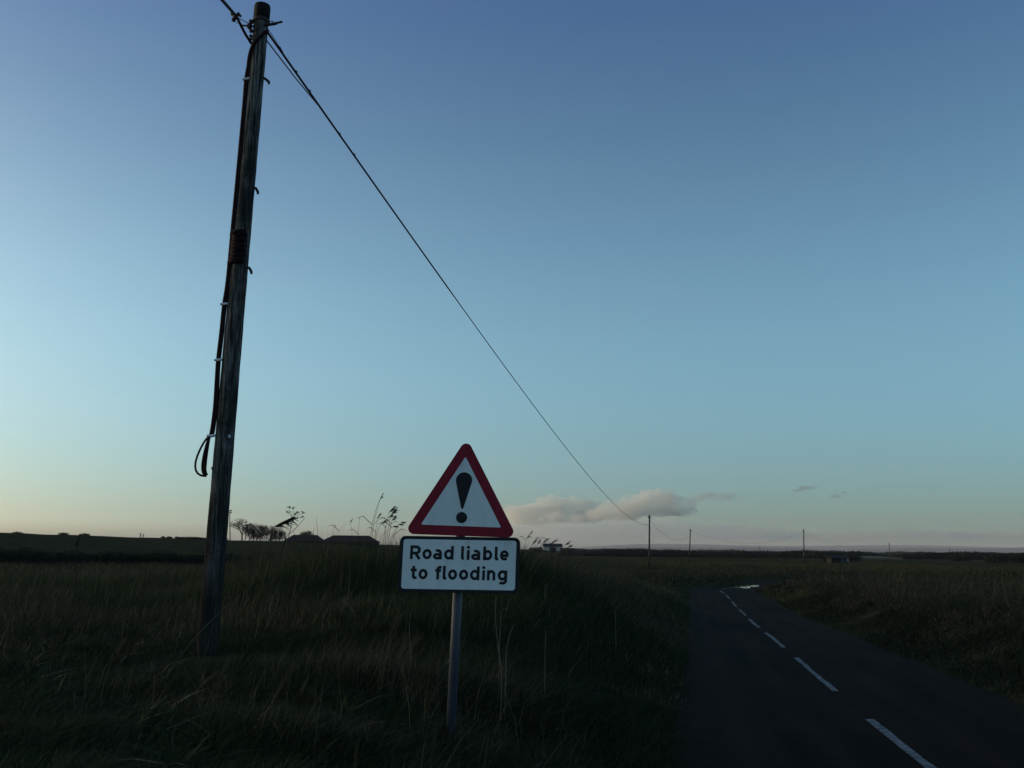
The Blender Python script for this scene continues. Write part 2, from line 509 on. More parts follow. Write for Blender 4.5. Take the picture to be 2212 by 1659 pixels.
# ------------------------------------------------------------------ grass and reeds (nobody could count them)
GREEN = [(.018, .032, .009), (.026, .043, .012), (.013, .023, .007), (.031, .045, .014)]
STRAW = [(.105, .084, .045), (.15, .122, .068), (.072, .057, .032)]
BROWN = [(.049, .037, .021), (.070, .052, .030), (.034, .026, .015)]
def palette(n, w_straw, w_brown):
    u = RNG.random(n)
    G, S, B = (np.array(p) for p in (GREEN, STRAW, BROWN))
    c = G[RNG.integers(0, len(G), n)]
    m1 = u < w_straw
    c = np.where(m1[:, None], S[RNG.integers(0, len(S), n)], c)
    m2 = (u >= w_straw) & (u < w_straw + w_brown)
    c = np.where(m2[:, None], B[RNG.integers(0, len(B), n)], c)
    return c * RNG.uniform(.75, 1.25, (n, 1))

def blades(name, x, y, h, wd, lean, cols, curl=.35, zoff=-.02):
    n = len(x); z = ground_z(x, y) + zoff
    ang = RNG.uniform(0, 2 * math.pi, n)
    wx, wy = np.cos(ang), np.sin(ang)
    # prevailing wind leans everything a little to the right
    la = RNG.normal(0.2, 1.3, n)
    lx, ly = np.cos(la), np.sin(la)
    lean = lean * RNG.uniform(.2, 1.6, n)
    V = np.zeros((n, 7, 3)); levels = [(0, 1.0, 0), (.4, .85, .25), (.75, .55, .62), (1.0, 0, 1.0)]
    k = 0
    for t, ws, _ in levels:
        off = lean * h * (t ** 1.8) * (1 + curl * t)
        px, py = x + lx * off, y + ly * off
        pz = z + h * (t - .38 * np.minimum(lean, 1.4) * t * t * .7)
        if ws == 0:
            V[:, k] = np.stack([px, py, pz], -1); k += 1
        else:
            V[:, k] = np.stack([px - wx * wd * ws / 2, py - wy * wd * ws / 2, pz], -1)
            V[:, k + 1] = np.stack([px + wx * wd * ws / 2, py + wy * wd * ws / 2, pz], -1); k += 2
    b = (np.arange(n) * 7)[:, None]
    F4 = np.concatenate([b + np.array([[0, 1, 3, 2]]), b + np.array([[2, 3, 5, 4]])])
    F3 = b + np.array([[4, 5, 6]])
    return V.reshape(-1, 3), F3, F4, np.repeat(cols, 7, axis=0)

def merge(name, sets, material, label=None):
    Vs, F3s, F4s, Cs, off = [], [], [], [], 0
    for V, F3, F4, c in sets:
        Vs.append(V); F3s.append(F3 + off); F4s.append(F4 + off); Cs.append(c); off += len(V)
    o = np_mesh(name, np.vstack(Vs), np.vstack(F3s), np.vstack(F4s), material, np.vstack(Cs))
    tag(o, label, None, None, 'stuff')
    return o

def keep_off_road(x, y, a=2.2):
    d, _ = lateral(x, y)
    return np.abs(d) > a + .15 * RNG.random(len(x))

def scatter_polar(n, r0, r1, a0, a1, pw=1.0):
    r = r0 + (r1 - r0) * RNG.random(n) ** pw
    a = np.radians(RNG.uniform(a0, a1, n))
    return r * np.sin(a), r * np.cos(a)

P_BASE = (-3.36, 10.8)
def build_grass():
    sets = []
    # lush tussocky verge in front of the camera
    n = 150000
    x, y = scatter_polar(n, 3.6, 16, -36, 24, 1.2)
    k = keep_off_road(x, y, 2.02); x, y = x[k], y[k]
    dd, _ = lateral(x, y); k = (np.abs(dd) > 2.3) | (RNG.random(len(x)) < .35); x, y = x[k], y[k]
    cl = vnoise(x, y, .55) * .6 + vnoise(x + 9, y + 4, 1.6) * .4
    k = RNG.random(len(x)) < .35 + .9 * cl; x, y, cl = x[k], y[k], cl[k]
    d, _ = lateral(x, y)
    h = (.10 + .30 * cl ** 1.5 + .06 * RNG.random(len(x))) * np.where(np.abs(d) < 3.2, .55, 1)
    h *= 1 - .86 * np.exp(-((x - P_BASE[0]) ** 2 / .6 + (y - P_BASE[1] + .9) ** 2 / 2.2))
    h *= 1 + .8 * np.exp(-((x + .42) ** 2 + (y - 6.75) ** 2) / .10)
    st = vnoise(x + 31, y + 7, 1.1)
    c = palette(len(x), .03, .10); c = np.where((st > .70)[:, None] & (RNG.random(len(x)) < .5)[:, None], palette(len(x), .35, .45), c)
    sets.append(blades('', x, y, h, .0065 + .003 * RNG.random(len(x)), np.full(len(x), .75), c))
    # thin dead straws standing in the verge
    n = 1300
    x, y = scatter_polar(n, 5, 14, -33, 20, 1)
    k = keep_off_road(x, y, 3.0) & (vnoise(x + 31, y + 7, 1.1) > .45); x, y = x[k], y[k]
    sets.append(blades('', x, y, RNG.uniform(.3, .75, len(x)), np.full(len(x), .0045), np.full(len(x), .35), palette(len(x), .75, .25)))
    # the straw tuft left of the sign post and others like it
    for px, Y, s, hh in ((770, 8.6, .30, .55), (820, 8.2, .22, .6), (1075, 8.6, .16, .55), (1110, 8.4, .14, .5), (735, 9.2, .2, .4), (905, 7.8, .18, .32), (60, 13.5, .9, .55), (25, 15, .8, .6), (250, 15.5, .8, .5)):
        p = at(px, 1400, Y); n = int(240 * s / .25)
        x = RNG.normal(p.x, s, n); y = RNG.normal(Y, s * .8, n)
        sets.append(blades('', x, y, RNG.uniform(.5, 1.1, n) * hh, np.full(n, .0045), np.full(n, .5), palette(n, .6, .35)))
    for q in range(130):
        cx, cy = scatter_polar(1, 5.2, 15, -33, 20, 1.0)
        if not keep_off_road(cx, cy, 3.2)[0]: continue
        n = int(RNG.integers(6, 14)); a = RNG.uniform(0, 6.28, n); rr = RNG.uniform(.02, .12, n)
        sets.append(blades('', cx + rr * np.cos(a), cy + rr * np.sin(a), RNG.uniform(.14, .34, n), RNG.uniform(.022, .05, n), np.full(n, 1.0), (palette(n, .05, .15) if q % 3 else palette(n, .5, .4))))
    merge('grass', sets, M_GRASS)

    # rough growth and reeds behind the pole and the sign
    sets = []
    envx = np.array([-400, 0, 300, 440, 520, 560, 640, 720, 880, 960, 1120, 1180, 1250, 1300, 1450, 1500, 1700])
    envy = np.array([1238, 1234, 1236, 1226, 1206, 1188, 1175, 1163, 1162, 1165, 1183, 1202, 1224, 1238, 1256, 1276, 1284])
    n = 240000
    x, y = scatter_polar(n, 12, 44, -36, 14.5, 1.0)
    k = keep_off_road(x, y, 2.15); x, y = x[k], y[k]
    px = 1106 + FPX * x / (y * math.cos(TH) * .99)
    ey = np.interp(px, envx, envy)
    slope = -(ey - (1190 + (px - 1106) * .0105)) / FPX * .985
    zt = 1.85 + slope * np.clip(y, 16, 26)
    g = ground_z(x, y)
    hmax = np.clip(zt - g, .3, 2.4)
    d, _ = lateral(x, y)
    hmax *= sstep(2.3, 5.5, np.abs(d)) * .75 + .25
    hmax *= .35 + .65 * sstep(12, 18, y)
    hmax *= 1 - .6 * np.exp(-((x - P_BASE[0]) ** 2 + (y - 11.5) ** 2) / 1.5)
    cl = vnoise(x, y, 1.2) * .5 + vnoise(x + 5, y, 3.1) * .5
    h = np.clip(hmax * (.40 + .6 * RNG.random(len(x)) ** .5) * (.55 + .80 * cl), .12, 2.6)
    brown = vnoise(x + 17, y + 3, 4.) * .6 + vnoise(x + 2, y + 33, 1.5) * .4
    c = palette(len(x), .13, .60) * 1.45
    c = np.where((brown > .56)[:, None], palette(len(x), .05, .25) * 1.25, c)
    c = np.where((brown < .36)[:, None], palette(len(x), .28, .5) * 1.2, c)
    sets.append(blades('', x, y, h, .012 + .010 * RNG.random(len(x)), np.full(len(x), .32), c))
    # stiff dead stems standing through the reeds
    n = 2300
    x, y = scatter_polar(n, 12, 36, -36, 9, 1.0)
    k = keep_off_road(x, y, 4.2) & (vnoise(x + 3, y + 21, 2.2) > .42); x, y = x[k], y[k]
    px = 1106 + FPX * x / (y * math.cos(TH) * .99)
    zt = 1.85 - (np.interp(px, envx, envy) - (1190 + (px - 1106) * .0105)) / FPX * .985 * np.clip(y, 16, 26)
    h = np.clip(zt - ground_z(x, y), .3, 2.3) * RNG.uniform(.6, 1.34, len(x)) * (.45 + .55 * sstep(12, 18, y))
    sets.append(blades('', x, y, h, .008 + .004 * RNG.random(len(x)), np.full(len(x), .14), palette(len(x), .35, .6) * 1.2))
    # ragged flats beyond, to the hedge
    n = 60000
    x, y = scatter_polar(n, 44, 118, -36, 16, 1.0)
    k = keep_off_road(x, y, 2.6); x, y = x[k], y[k]
    cl = vnoise(x, y, 5.); k = RNG.random(len(x)) < .3 + .8 * cl; x, y, cl = x[k], y[k], cl[k]
    left = x < -.12 * y
    h = np.where(left, .25 + .45 * cl, .12 + .22 * cl) * RNG.uniform(.6, 1.2, len(x))
    sets.append(blades('', x, y, h, .03 + .03 * RNG.random(len(x)), np.full(len(x), .5), palette(len(x), .12, .55) * 1.3))
    merge('reed_growth', sets, M_GRASS)

    # the long grass on the bank right of the road
    sets = []
    n = 290000
    x, y = scatter_polar(n, 6, 72, 7, 37, 1.15)
    d, _ = lateral(x, y)
    k = d > 2.12 + .3 * RNG.random(len(x)); x, y, d = x[k], y[k], d[k]
    big = vnoise(x + 3, y + 8, 4.5); mid_ = vnoise(x, y, 1.4); cl = .55 * big + .45 * mid_
    k = RNG.random(len(x)) < np.where(d < 5.5, .85, .30 + 1.1 * cl); x, y, d, big, mid_, cl = x[k], y[k], d[k], big[k], mid_[k], cl[k]
    h = (.11 + .72 * np.clip(cl - .18, 0, 1) ** 1.25) * (.38 + .62 * sstep(2.2, 5.2, d)) * (1 - .35 * sstep(40, 75, y)) * RNG.uniform(.65, 1.2, len(x))
    pale = vnoise(x + 41, y + .6 * x, 3.2) * .6 + vnoise(x + 4, y + 77, 1.1) * .4
    c = palette(len(x), .10, .52) * 1.0
    c = np.where(((pale > .55) & (d > 3.6))[:, None], palette(len(x), .38, .35) * .95, c)
    c = np.where((pale < .36)[:, None], palette(len(x), .03, .3) * .9, c)
    c = np.where((d < 3.4 + .8 * mid_)[:, None], palette(len(x), .02, .25) * .7, c)
    sets.append(blades('', x, y, h, (.006 + .00045 * y) * RNG.uniform(.8, 1.5, len(x)), np.full(len(x), .8), c))
    n = 2600
    x, y = scatter_polar(n, 10, 70, 9, 37, 1.0); d, _ = lateral(x, y)
    k = (d > 4.5) & (vnoise(x + 3, y + 8, 4.5) > .5); x, y = x[k], y[k]
    sets.append(blades('', x, y, RNG.uniform(.5, 1.05, len(x)), .004 + .0004 * y, np.full(len(x), .3), palette(len(x), .6, .4)))
    n = 90000
    x, y = scatter_polar(n, 64, 240, 5, 37, 1.0)
    k = keep_off_road(x, y, 2.8); x, y = x[k], y[k]
    cl = vnoise(x, y, 7.) * .5 + vnoise(x + 9, y, 22.) * .5; k = RNG.random(len(x)) < sstep(5, 9, np.degrees(np.arctan2(x, y))) * (.25 + .9 * cl); x, y, cl = x[k], y[k], cl[k]
    sets.append(blades('', x, y, (.1 + .6 * np.clip(cl - .2, 0, 1)) * RNG.uniform(.6, 1.2, len(x)), .05 + .05 * RNG.random(len(x)), np.full(len(x), .6), palette(len(x), .07, .42)))
    merge('long_grass', sets, M_GRASS)
build_grass()

# ------------------------------------------------------------------ flood warning sign
def stroke(mb, pts, wd, frame, z0, z1, closed=False):
    """a flat stroke of even width along 2d points, extruded from z0 to z1"""
    P = [Vector((a, b)) for a, b in pts]; n = len(P)
    Ls, Rs = [], []
    for i in range(n):
        a = P[i - 1] if (i > 0 or closed) else None
        b = P[(i + 1) % n] if (i < n - 1 or closed) else None
        t1 = (P[i] - a).normalized() if a is not None else None
        t2 = (b - P[i]).normalized() if b is not None else None
        t1 = t1 or t2; t2 = t2 or t1
        n1, n2 = Vector((-t1.y, t1.x)), Vector((-t2.y, t2.x))
        mv = n1 + n2
        mv = mv.normalized() if mv.length > 1e-6 else n1
        s = min(1 / max(.35, mv.dot(n1)), 2.0)
        Ls.append(P[i] + mv * wd / 2 * s); Rs.append(P[i] - mv * wd / 2 * s)
    O, U, V, Nn = frame
    vs = []
    for L_, R_ in zip(Ls, Rs):
        for q, zz in ((L_, z1), (R_, z1), (L_, z0), (R_, z0)):
            vs.append(O + U * q.x + V * q.y + Nn * zz)
    fs = []
    for i in range(n if closed else n - 1):
        a, b = i * 4, ((i + 1) % n) * 4
        fs += [(a, a + 1, b + 1, b), (a + 2, b + 2, b + 3, a + 3), (a, b, b + 2, a + 2), (a + 1, a + 3, b + 3, b + 1)]
    if not closed:
        fs += [(0, 2, 3, 1), ((n - 1) * 4, (n - 1) * 4 + 1, (n - 1) * 4 + 3, (n - 1) * 4 + 2)]
    mb.add(vs, fs)

def arc(cx, cy, rx, ry, a0, a1, n=20):
    return [(cx + rx * math.cos(math.radians(a0 + (a1 - a0) * i / n)), cy + ry * math.sin(math.radians(a0 + (a1 - a0) * i / n))) for i in range(n + 1)]

def rounded(w_, h_, r, n=8, cx=0, cy=0):
    out = []
    for sx, sy, a in ((1, -1, -90), (1, 1, 0), (-1, 1, 90), (-1, -1, 180)):
        out += [(cx + sx * (w_ / 2 - r) + r * math.cos(math.radians(a + 90 * i / n)), cy + sy * (h_ / 2 - r) + r * math.sin(math.radians(a + 90 * i / n))) for i in range(n + 1)]
    return out

def round_poly(P, r, n=8):
    out = []; N_ = len(P)
    for i in range(N_):
        a, b, c = (Vector(P[(i + k) % N_]) for k in (-1, 0, 1))
        u, v = (a - b).normalized(), (c - b).normalized()
        half = math.acos(max(-1, min(1, u.dot(v)))) / 2
        dist = r / math.tan(half)
        cen = b + (u + v).normalized() * (r / math.sin(half))
        s, e = b + u * dist, b + v * dist
        a0 = math.atan2((s - cen).y, (s - cen).x); a1 = math.atan2((e - cen).y, (e - cen).x)
        while a1 < a0: a1 += 2 * math.pi
        if a1 - a0 > math.pi: a1 -= 2 * math.pi
        out += [(cen.x + r * math.cos(a0 + (a1 - a0) * k / n), cen.y + r * math.sin(a0 + (a1 - a0) * k / n)) for k in range(n + 1)]
    return out

def glyph(ch, x0, x1):
    """strokes of a rounded road-sign alphabet; x height 88, ascender 116; returns list of (pts, closed)"""
    w_ = 24.; h = w_ / 2; W = x1 - x0; cx = (x0 + x1) / 2; X = 88.; A = 117.
    rx, ry = (W - w_) / 2, (X - w_) / 2
    ell = (arc(cx, X / 2, rx, ry, 0, 360, 36)[:-1], True)
    if ch == 'o': return [ell]
    if ch == 'd': return [(arc(cx - 1, X / 2, rx, ry, 0, 360, 36)[:-1], True), ([(x1 - h, 0), (x1 - h, A)], False)]
    if ch == 'b': return [(arc(cx + 1, X / 2, rx, ry, 0, 360, 36)[:-1], True), ([(x0 + h, 0), (x0 + h, A)], False)]
    if ch == 'l': return [([(x0 + h, A), (x0 + h, 22)] + arc(x0 + h + 11, 20, 11, 9, 180, 280, 8)[1:] + [(x1, 11)], False)]
    if ch == 'i': return [([(cx, 0), (cx, 85)], False), ('dot', cx, 107, 13.5)]
    if ch == 'e': return [(arc(cx, X / 2, rx, ry, 0, 318, 34), False), ([(x0 + h, 42), (x1 - h + 10, 42)], False)]
    if ch == 'a':
        return [(arc(cx - 2, 27.5, rx, 16.5, 0, 360, 30)[:-1], True), ([(x1 - h, 0), (x1 - h, 52)] + arc(cx, 52, rx, X - h - 52, 0, 128, 16)[1:], False)]
    if ch == 't': return [([(x0 + 24, 112), (x0 + 24, 26)] + arc(x0 + 38, 26, 14, 14, 180, 275, 8)[1:] + [(x1, 13)], False), ([(x0, X - 10), (x1 - 2, X - 10)], False)]
    if ch == 'f': return [([(x0 + 24, 0), (x0 + 24, 90)] + arc(x0 + 40, 90, 16, 15, 180, 90, 8)[1:] + [(x1 + 1, 105)], False), ([(x0, X - 11), (x1 - 2, X - 11)], False)]
    if ch == 'n': return [([(x0 + h, 0), (x0 + h, X - 2)], False), ([(x1 - h, 0), (x1 - h, 48)] + arc(cx, 48, rx, X - h - 48, 0, 172, 18)[1:], False)]
    if ch == 'g': return [(arc(cx - 1, X / 2, rx, ry, 0, 360, 36)[:-1], True), ([(x1 - h, X - 2), (x1 - h, -2)] + arc(cx, -2, rx, 20, 0, -140, 14)[1:], False)]
    if ch == 'R':
        return [([(x0 + h, 0), (x0 + h, A)], False),
                ([(x0 + h, A - h), (cx + 4, A - h)] + arc(cx + 4, A - h - 27, rx - 4, 27, 90, -90, 16)[1:] + [(x0 + h, A - h - 54)], False),
                ([(cx, 52), (x1 - 8, 0)], False)]

def build_sign():
    Y = 6.82; K = .000822
    base_p = at(976, 1572, Y)
    zg = gz(base_p.x, Y)
    root = empty('flood_warning_sign', (base_p.x, Y, zg), 'red-edged triangular warning sign over a white "Road liable to flooding" plate on a grey post', 'road sign')
    O = at(994.4, 1161.2, Y)
    ln, tl = math.radians(1.5), math.radians(.35)
    U = Vector((math.cos(tl), 0, -math.sin(tl))); V = Vector((math.sin(ln), 0, math.cos(ln))); Nn = Vector((0, -1, 0))
    fr = (O, U, V, Nn)
    px = lambda zx, zy, mid: ((zx - mid) * K, (970 - zy) * K)
    # post, behind the plates
    po = MB()
    dirp = V
    foot = O + V * ((zg - .4 - O.z) / V.z)
    topp = O + V * .42
    back = Vector((0, .055, 0))
    foot += U * -.012; topp += U * .0
    po.tube([foot + back, topp + back], .034, 20)
    po.build('post', M_STEEL, root, True)
    cp = MB(); cp.tube([topp + back, topp + back + V * .02], [.037, .030], 20); cp.build('post_cap', M_BLACK, root)
    for vv in (-.09, -.28, .12, .34):
        cl = MB(); cl.box(O + V * vv + Vector((0, .018, 0)), (.16 if vv < .3 else .09, .012, .03), (U, Vector((0, 1, 0)), V))
        cl.tube([O + V * vv + Vector((0, .055, -.012)), O + V * vv + Vector((0, .055, .012))], .039, 20)
        cl.build('clamp', M_ALU, root)
    # triangular plate, turned a little clockwise on its post
    ta = math.radians(1.15)
    tU = U * math.cos(ta) - V * math.sin(ta); tV = V * math.cos(ta) + U * math.sin(ta)
    tf = (O + V * .0, tU, tV, Nn)
    cyb = .012                                    # lower edge above the frame's origin
    Wd, r = .752, .042
    side = Wd + 2 * r * (math.sqrt(3) - 1)
    hh = side * math.sqrt(3) / 2
    tri = [(-side / 2, cyb), (side / 2, cyb), (0, cyb + hh)]
    tp = MB(); tp.prism(round_poly(tri, r), tf, -.004, .008)
    plate = tp.build('warning_triangle', M_RED, root)
    ins = .069
    tri2 = [(-side / 2 + ins * math.sqrt(3), cyb + ins), (side / 2 - ins * math.sqrt(3), cyb + ins), (0, cyb + hh - 2 * ins)]
    wt = MB(); wt.prism(round_poly(tri2, .006, 4), tf, .0075, .0095); wt.build('white_face', M_WHITE, plate)
    bk = MB(); bk.prism(round_poly([(-side / 2 + .02, cyb + .012), (side / 2 - .02, cyb + .012), (0, cyb + hh - .026)], r * .8), tf, -.0065, -.0038)
    bk.build('plate_back', M_ALU, plate)
    # exclamation mark
    c0 = cyb + .124
    ex = MB()
    ex.prism(arc(0, c0 + .005, .040, .040, 0, 360, 28)[:-1], tf, .0092, .0105)
    yb, yt = c0 + .068, c0 + .068 + .203
    R1 = .0585; R0_ = .007
    shape = [(-R0_, yb), (R0_, yb)] + arc(0, yt, R1, R1, -14, 194, 26)
    ex.prism(shape, tf, .0092, .0105)
    ex.build('exclamation_mark', M_BLACK, plate)
    # text plate
    k2 = lambda zy: (970 - zy) * K
    wpl, hpl = .858, .392
    cv = (k2(960) + k2(1442)) / 2
    pl = MB(); pl.prism(rounded(wpl, hpl, .042, 8, 0, cv), fr, -.006, .008)
    tpl = pl.build('text_plate', M_BLACK, root)
    wp = MB(); wp.prism(rounded(wpl - .054, hpl - .046, .020, 6, 0, cv), fr, .0075, .0095)
    wp.build('white_face', M_WHITE, tpl)
    le = MB()
    rows = [(1160, 632, [('R', 205, 296), ('o', 312, 392), ('a', 405, 480), ('d', 500, 581), ('l', 645, 672), ('i', 695, 720), ('a', 735, 812), ('b', 836, 914), ('l', 936, 968), ('e', 982, 1058)]),
            (1330, 626, [('t', 212, 266), ('o', 281, 359), ('f', 423, 476), ('l', 489, 521), ('o', 535, 613), ('o', 630, 709), ('d', 725, 806), ('i', 829, 853), ('n', 870, 943), ('g', 964, 1045)])]
    q = 0
    for bl, mid, row in rows:
        for ch, a, b in row:
            for st in glyph(ch, a - mid, b - mid):
                q += 1
                z1 = .0103 + .00012 * (q % 3)
                if st[0] == 'dot':
                    le.prism([((u) * K, v * K + k2(bl)) for u, v in arc(st[1], st[2], st[3], st[3], 0, 360, 18)[:-1]], fr, .0092, z1)
                else:
                    stroke(le, [(u * K, v * K + k2(bl)) for u, v in st[0]], 24 * K, fr, .0092, z1, st[1])
    le.build('lettering', M_BLACK, tpl)
build_sign()

# ------------------------------------------------------------------ near telegraph pole
PY = 10.8
P_BOT, P_TOP = at(442, 1440, PY), at(567, 16, PY)
P_AX = (P_TOP - P_BOT)
def pole_at(py, side=0.0, front=0.0):
    """a point level with photo row py on the pole: side -1..1 of the radius, front towards the camera in radii"""
    lo, hi = 0.0, 1.0
    for _ in range(40):
        mdd = (lo + hi) / 2
        v = P_BOT + P_AX * mdd - EYE
        yy = 829.5 - FPX * v.dot(UPV) / v.dot(FWD)
        if yy > py: lo = mdd
        else: hi = mdd
    t = lo
    r = pole_r(t)
    return P_BOT + P_AX * t + Vector((side * r, -front * r, 0)), r
def pole_r(t): return .118 - .030 * t

def build_pole():
    zg = gz(P_BOT.x, PY)
    root = empty('telegraph_pole', (P_BOT.x, PY, zg), 'tall leaning weathered wooden pole in the verge, with cables down its left side', 'utility pole', 'telegraph poles along the road')
    sh = MB(); pts, rad = [], []
    foot = P_BOT - P_AX * .08
    n = 60
    for i in range(n + 1):
        t = i / n
        pts.append(P_BOT - P_AX * .08 + P_AX * (1.08 * t) + Vector((.012 * math.sin(t * 7), .01 * math.cos(t * 9), 0)) * (1 - t))
        rad.append(pole_r(t * 1.08 - .08) * (1 + .012 * math.sin(i * 1.3) + .008 * math.sin(i * 3.1)))
    pts.append(pts[-1] + P_AX.normalized() * .035); rad.append(rad[-1] * .62)
    sh.tube(pts, rad, 28)
    shaft = sh.build('pole_shaft', M_POLE, root, True)
    # dark head above a steel band
    p0, r0 = pole_at(48); p1, r1 = pole_at(17)
    hd = MB(); hd.tube([p0, p1, p1 + P_AX.normalized() * .03, p1 + P_AX.normalized() * .05], [r0 + .010, r1 + .012, r1 + .006, r1 * .5], 26)
    hd.build('pole_cap', mat('tarred_pole_head', (.010, .009, .012), .8, .2), root, True)
    bd = MB(); pb, rb = pole_at(46); bd.tube([pb - P_AX.normalized() * .02, pb + P_AX.normalized() * .02], rb + .016, 26); bd.build('steel_band', M_IRON, root)
    # stay bolts and brackets at the head
    a, r = pole_at(60)
    br = MB(); br.tube([a + Vector((r * .7, -.06, .0)), a + Vector((r + .10, -.07, .015)), a + Vector((r + .13, -.075, .02))], [.017, .019, .017], 10)
    br.tube([a + Vector((r + .12, -.075, .02)), a + Vector((r + .20, -.085, .035))], [.013, .014], 8)
    br.tube([a + Vector((r * .9 + .0, -.065, .03)), a + Vector((r + .03, -.07, .05)), a + Vector((r + .07, -.07, .05)), a + Vector((r + .09, -.07, .02))], .006, 6)
    br.build('stay_bracket', M_IRON, root)
    il = MB()
    b_, r = pole_at(62, -1.0)
    for dz, rr_, dx in ((.06, .030, -.02), (.0, .036, -.035), (-.06, .026, -.012), (-.13, .022, -.012), (-.17, .018, -.01)):
        il.ball(b_ + Vector((dx, -.05, dz)), rr_, 10, 7, (1, 1, 1.1))
    il.tube([b_ + Vector((-.12, -.07, .0)), b_ + Vector((.03, -.05, 0))], .012, 8)
    il.build('dead_end_bracket', M_IRON, root, True)
    # the service cable: over the front from right to left, then down the left side
    cab = MB()
    path = []
    for py, sd_, fr_ in ((70, 1.05, .3), (78, .8, .75), (88, .35, 1.05), (98, -.1, 1.12), (106, -.5, 1.0), (118, -.85, .75), (132, -1.05, .5)):
        path.append(pole_at(py, sd_, fr_)[0])
    for py, off in ((150, 1.10), (176, 1.22), (230, 1.17), (330, 1.14), (430, 1.13), (500, 1.14), (560, 1.12), (620, 1.15), (660, 1.28), (720, 1.30), (780, 1.36), (830, 1.28), (880, 1.20), (925, 1.26), (945, 1.36)):
        path.append(pole_at(py, -off, .45)[0])
    path = [tuple(p) for p in path]
    sm = []
    P = [Vector(p) for p in path]
    for i in range(len(P) - 1):
        a0, b0, c0, d0 = P[max(i - 1, 0)], P[i], P[i + 1], P[min(i + 2, len(P) - 1)]
        for k in range(6):
            t = k / 6
            sm.append(.5 * (2 * b0 + (c0 - a0) * t + (2 * a0 - 5 * b0 + 4 * c0 - d0) * t * t + (3 * b0 - a0 - 3 * c0 + d0) * t ** 3))
    sm.append(P[-1])
    cab.tube(sm, .023, 10)
    cab.tube([p + Vector((.026, -.012, 0)) for p in sm[30:]], .014, 8)
    cab.build('riser_cable', M_CABLE, root, True)
    # pale ties round the cable
    for py, off in ((176, 1.22), (660, 1.28), (780, 1.36), (943, 1.36)):
        c_, r_ = pole_at(py, -off, .45)
        tb = MB(); tb.tube([c_ + Vector((-.035, -.012, -.001)), c_ + Vector((.055, -.03, .001))], .016, 8)
        tb.tube([c_ + Vector((0, 0, -.014)), c_ + Vector((0, 0, .014))], .029, 12)
        tb.build('cable_tie', M_TIE, root)
    # the spare loop hanging from the lowest tie
    lp = MB()
    top, r_ = pole_at(946, -1.36, .5)
    Hh = pole_at(946)[0].z - pole_at(1030)[0].z
    for wl, wr, dy, dz in ((-.150, .02, 0, 0), (-.06, .05, -.03, .01), (-.045, .035, .02, .02)):
        pts_ = []
        for i in range(25):
            t = i / 24 * 2 * math.pi
            s_ = .5 - .5 * math.cos(t)
            wob = math.sin(t)
            x_ = (wl if wob > 0 else -wr) * abs(wob) ** .8 * (.45 + .75 * s_)
            pts_.append(top + Vector((x_ + wl * .08 * s_ , dy * s_ - .02, -(Hh - dz) * s_)))
        lp.tube(pts_, .0125, 8)
    lp.build('cable_loop', M_CABLE, root, True)
    # the wound splice bundle half way up
    bn = MB()
    z0, z1 = 505, 572
    rnd = random.Random(3)
    for i in range(44):
        py = z0 + (z1 - z0) * i / 43
        c_, r_ = pole_at(py)
        bulge = .010 + .008 * math.sin(i * 1.7) + (.022 if i in (0, 1, 2, 40, 41, 42, 43) else .004)
        ring = []
        a0 = -52 - 14 * math.sin(i * .9)
        for k in range(16):
            an = math.radians(a0 - (222 + a0) * k / 15)
            g = bulge * sstep(0, .35, k / 15)
            ring.append(c_ + Vector(((r_ + g) * math.cos(an), (r_ + g + .004) * math.sin(an), rnd.uniform(-.010, .010) + .012 * math.sin(k * .9 + i * 2.3))))
        bn.tube(ring, .010, 5)
    bn.build('splice_bundle', M_CABLE, root, True)
    # step irons and bolts on the right and the wires stapled round the front
    for py, ln_ in ((174, .075), (411, .05), (583, .05)):
        c_, r_ = pole_at(py, 1.0, .1)
        st = MB()
        st.tube([c_ + Vector((-.02, 0, .03)), c_ + Vector((.02, -.01, .02)), c_ + Vector((ln_, -.015, -.03)), c_ + Vector((ln_, -.015, -.055))], [.016, .017, .017, .015], 8)
        st.build('step_bolt', M_IRON, root)
    for py in (372, 465, 1010, 1180):
        ring = []
        for k in range(15):
            an = math.radians(200 + 140 * k / 14)
            c_, r_ = pole_at(py + 14 * math.sin(k / 14 * math.pi))
            ring.append(c_ + Vector(((r_ + .004) * math.cos(an), (r_ + .004) * math.sin(an), 0)))
        wb = MB(); wb.tube(ring, .006, 6); wb.build('band_wire', M_IRON, root)
    c_, r_ = pole_at(944, .62, .8)
    tg = MB(); tg.box(c_ + Vector((0, -.004, 0)), (.05, .004, .032)); tg.build('number_tag', M_TIE, root)
    return root
build_pole()

# ------------------------------------------------------------------ overhead cables
def sag_line(A, B, s, n=60):
    return [A + (B - A) * (i / n) - Vector((0, 0, 4 * s * (i / n) * (1 - i / n))) for i in range(n + 1)]

def far_pole(px_t, py_t, px_b, Y, thick, label, name='telegraph_pole', parts=True):
    xb = at(px_b, 1220, Y).x
    T = at(px_t, py_t, Y); zg = gz(xb, Y)
    root = empty(name, (xb, Y, zg), label, 'utility pole', 'telegraph poles along the road')
    sh = MB(); B_ = Vector((xb, Y, zg - .3))
    sh.tube([B_, B_ + (T - B_) * .5, T, T + Vector((0, 0, .05))], [thick * .62, thick * .55, thick * .48, thick * .2], 12); sh.build('pole_shaft', M_POLE, root, True)
    ar = MB(); ar.box(T - Vector((0, thick * .55, .35)), (thick * 1.9, .06, .10)); ar.tube([T - Vector((thick * .9, thick * .55, .28)), T - Vector((thick * .9, thick * .55, .12))], .05, 8)
    ar.build('cable_bracket', M_IRON, root)
    return T

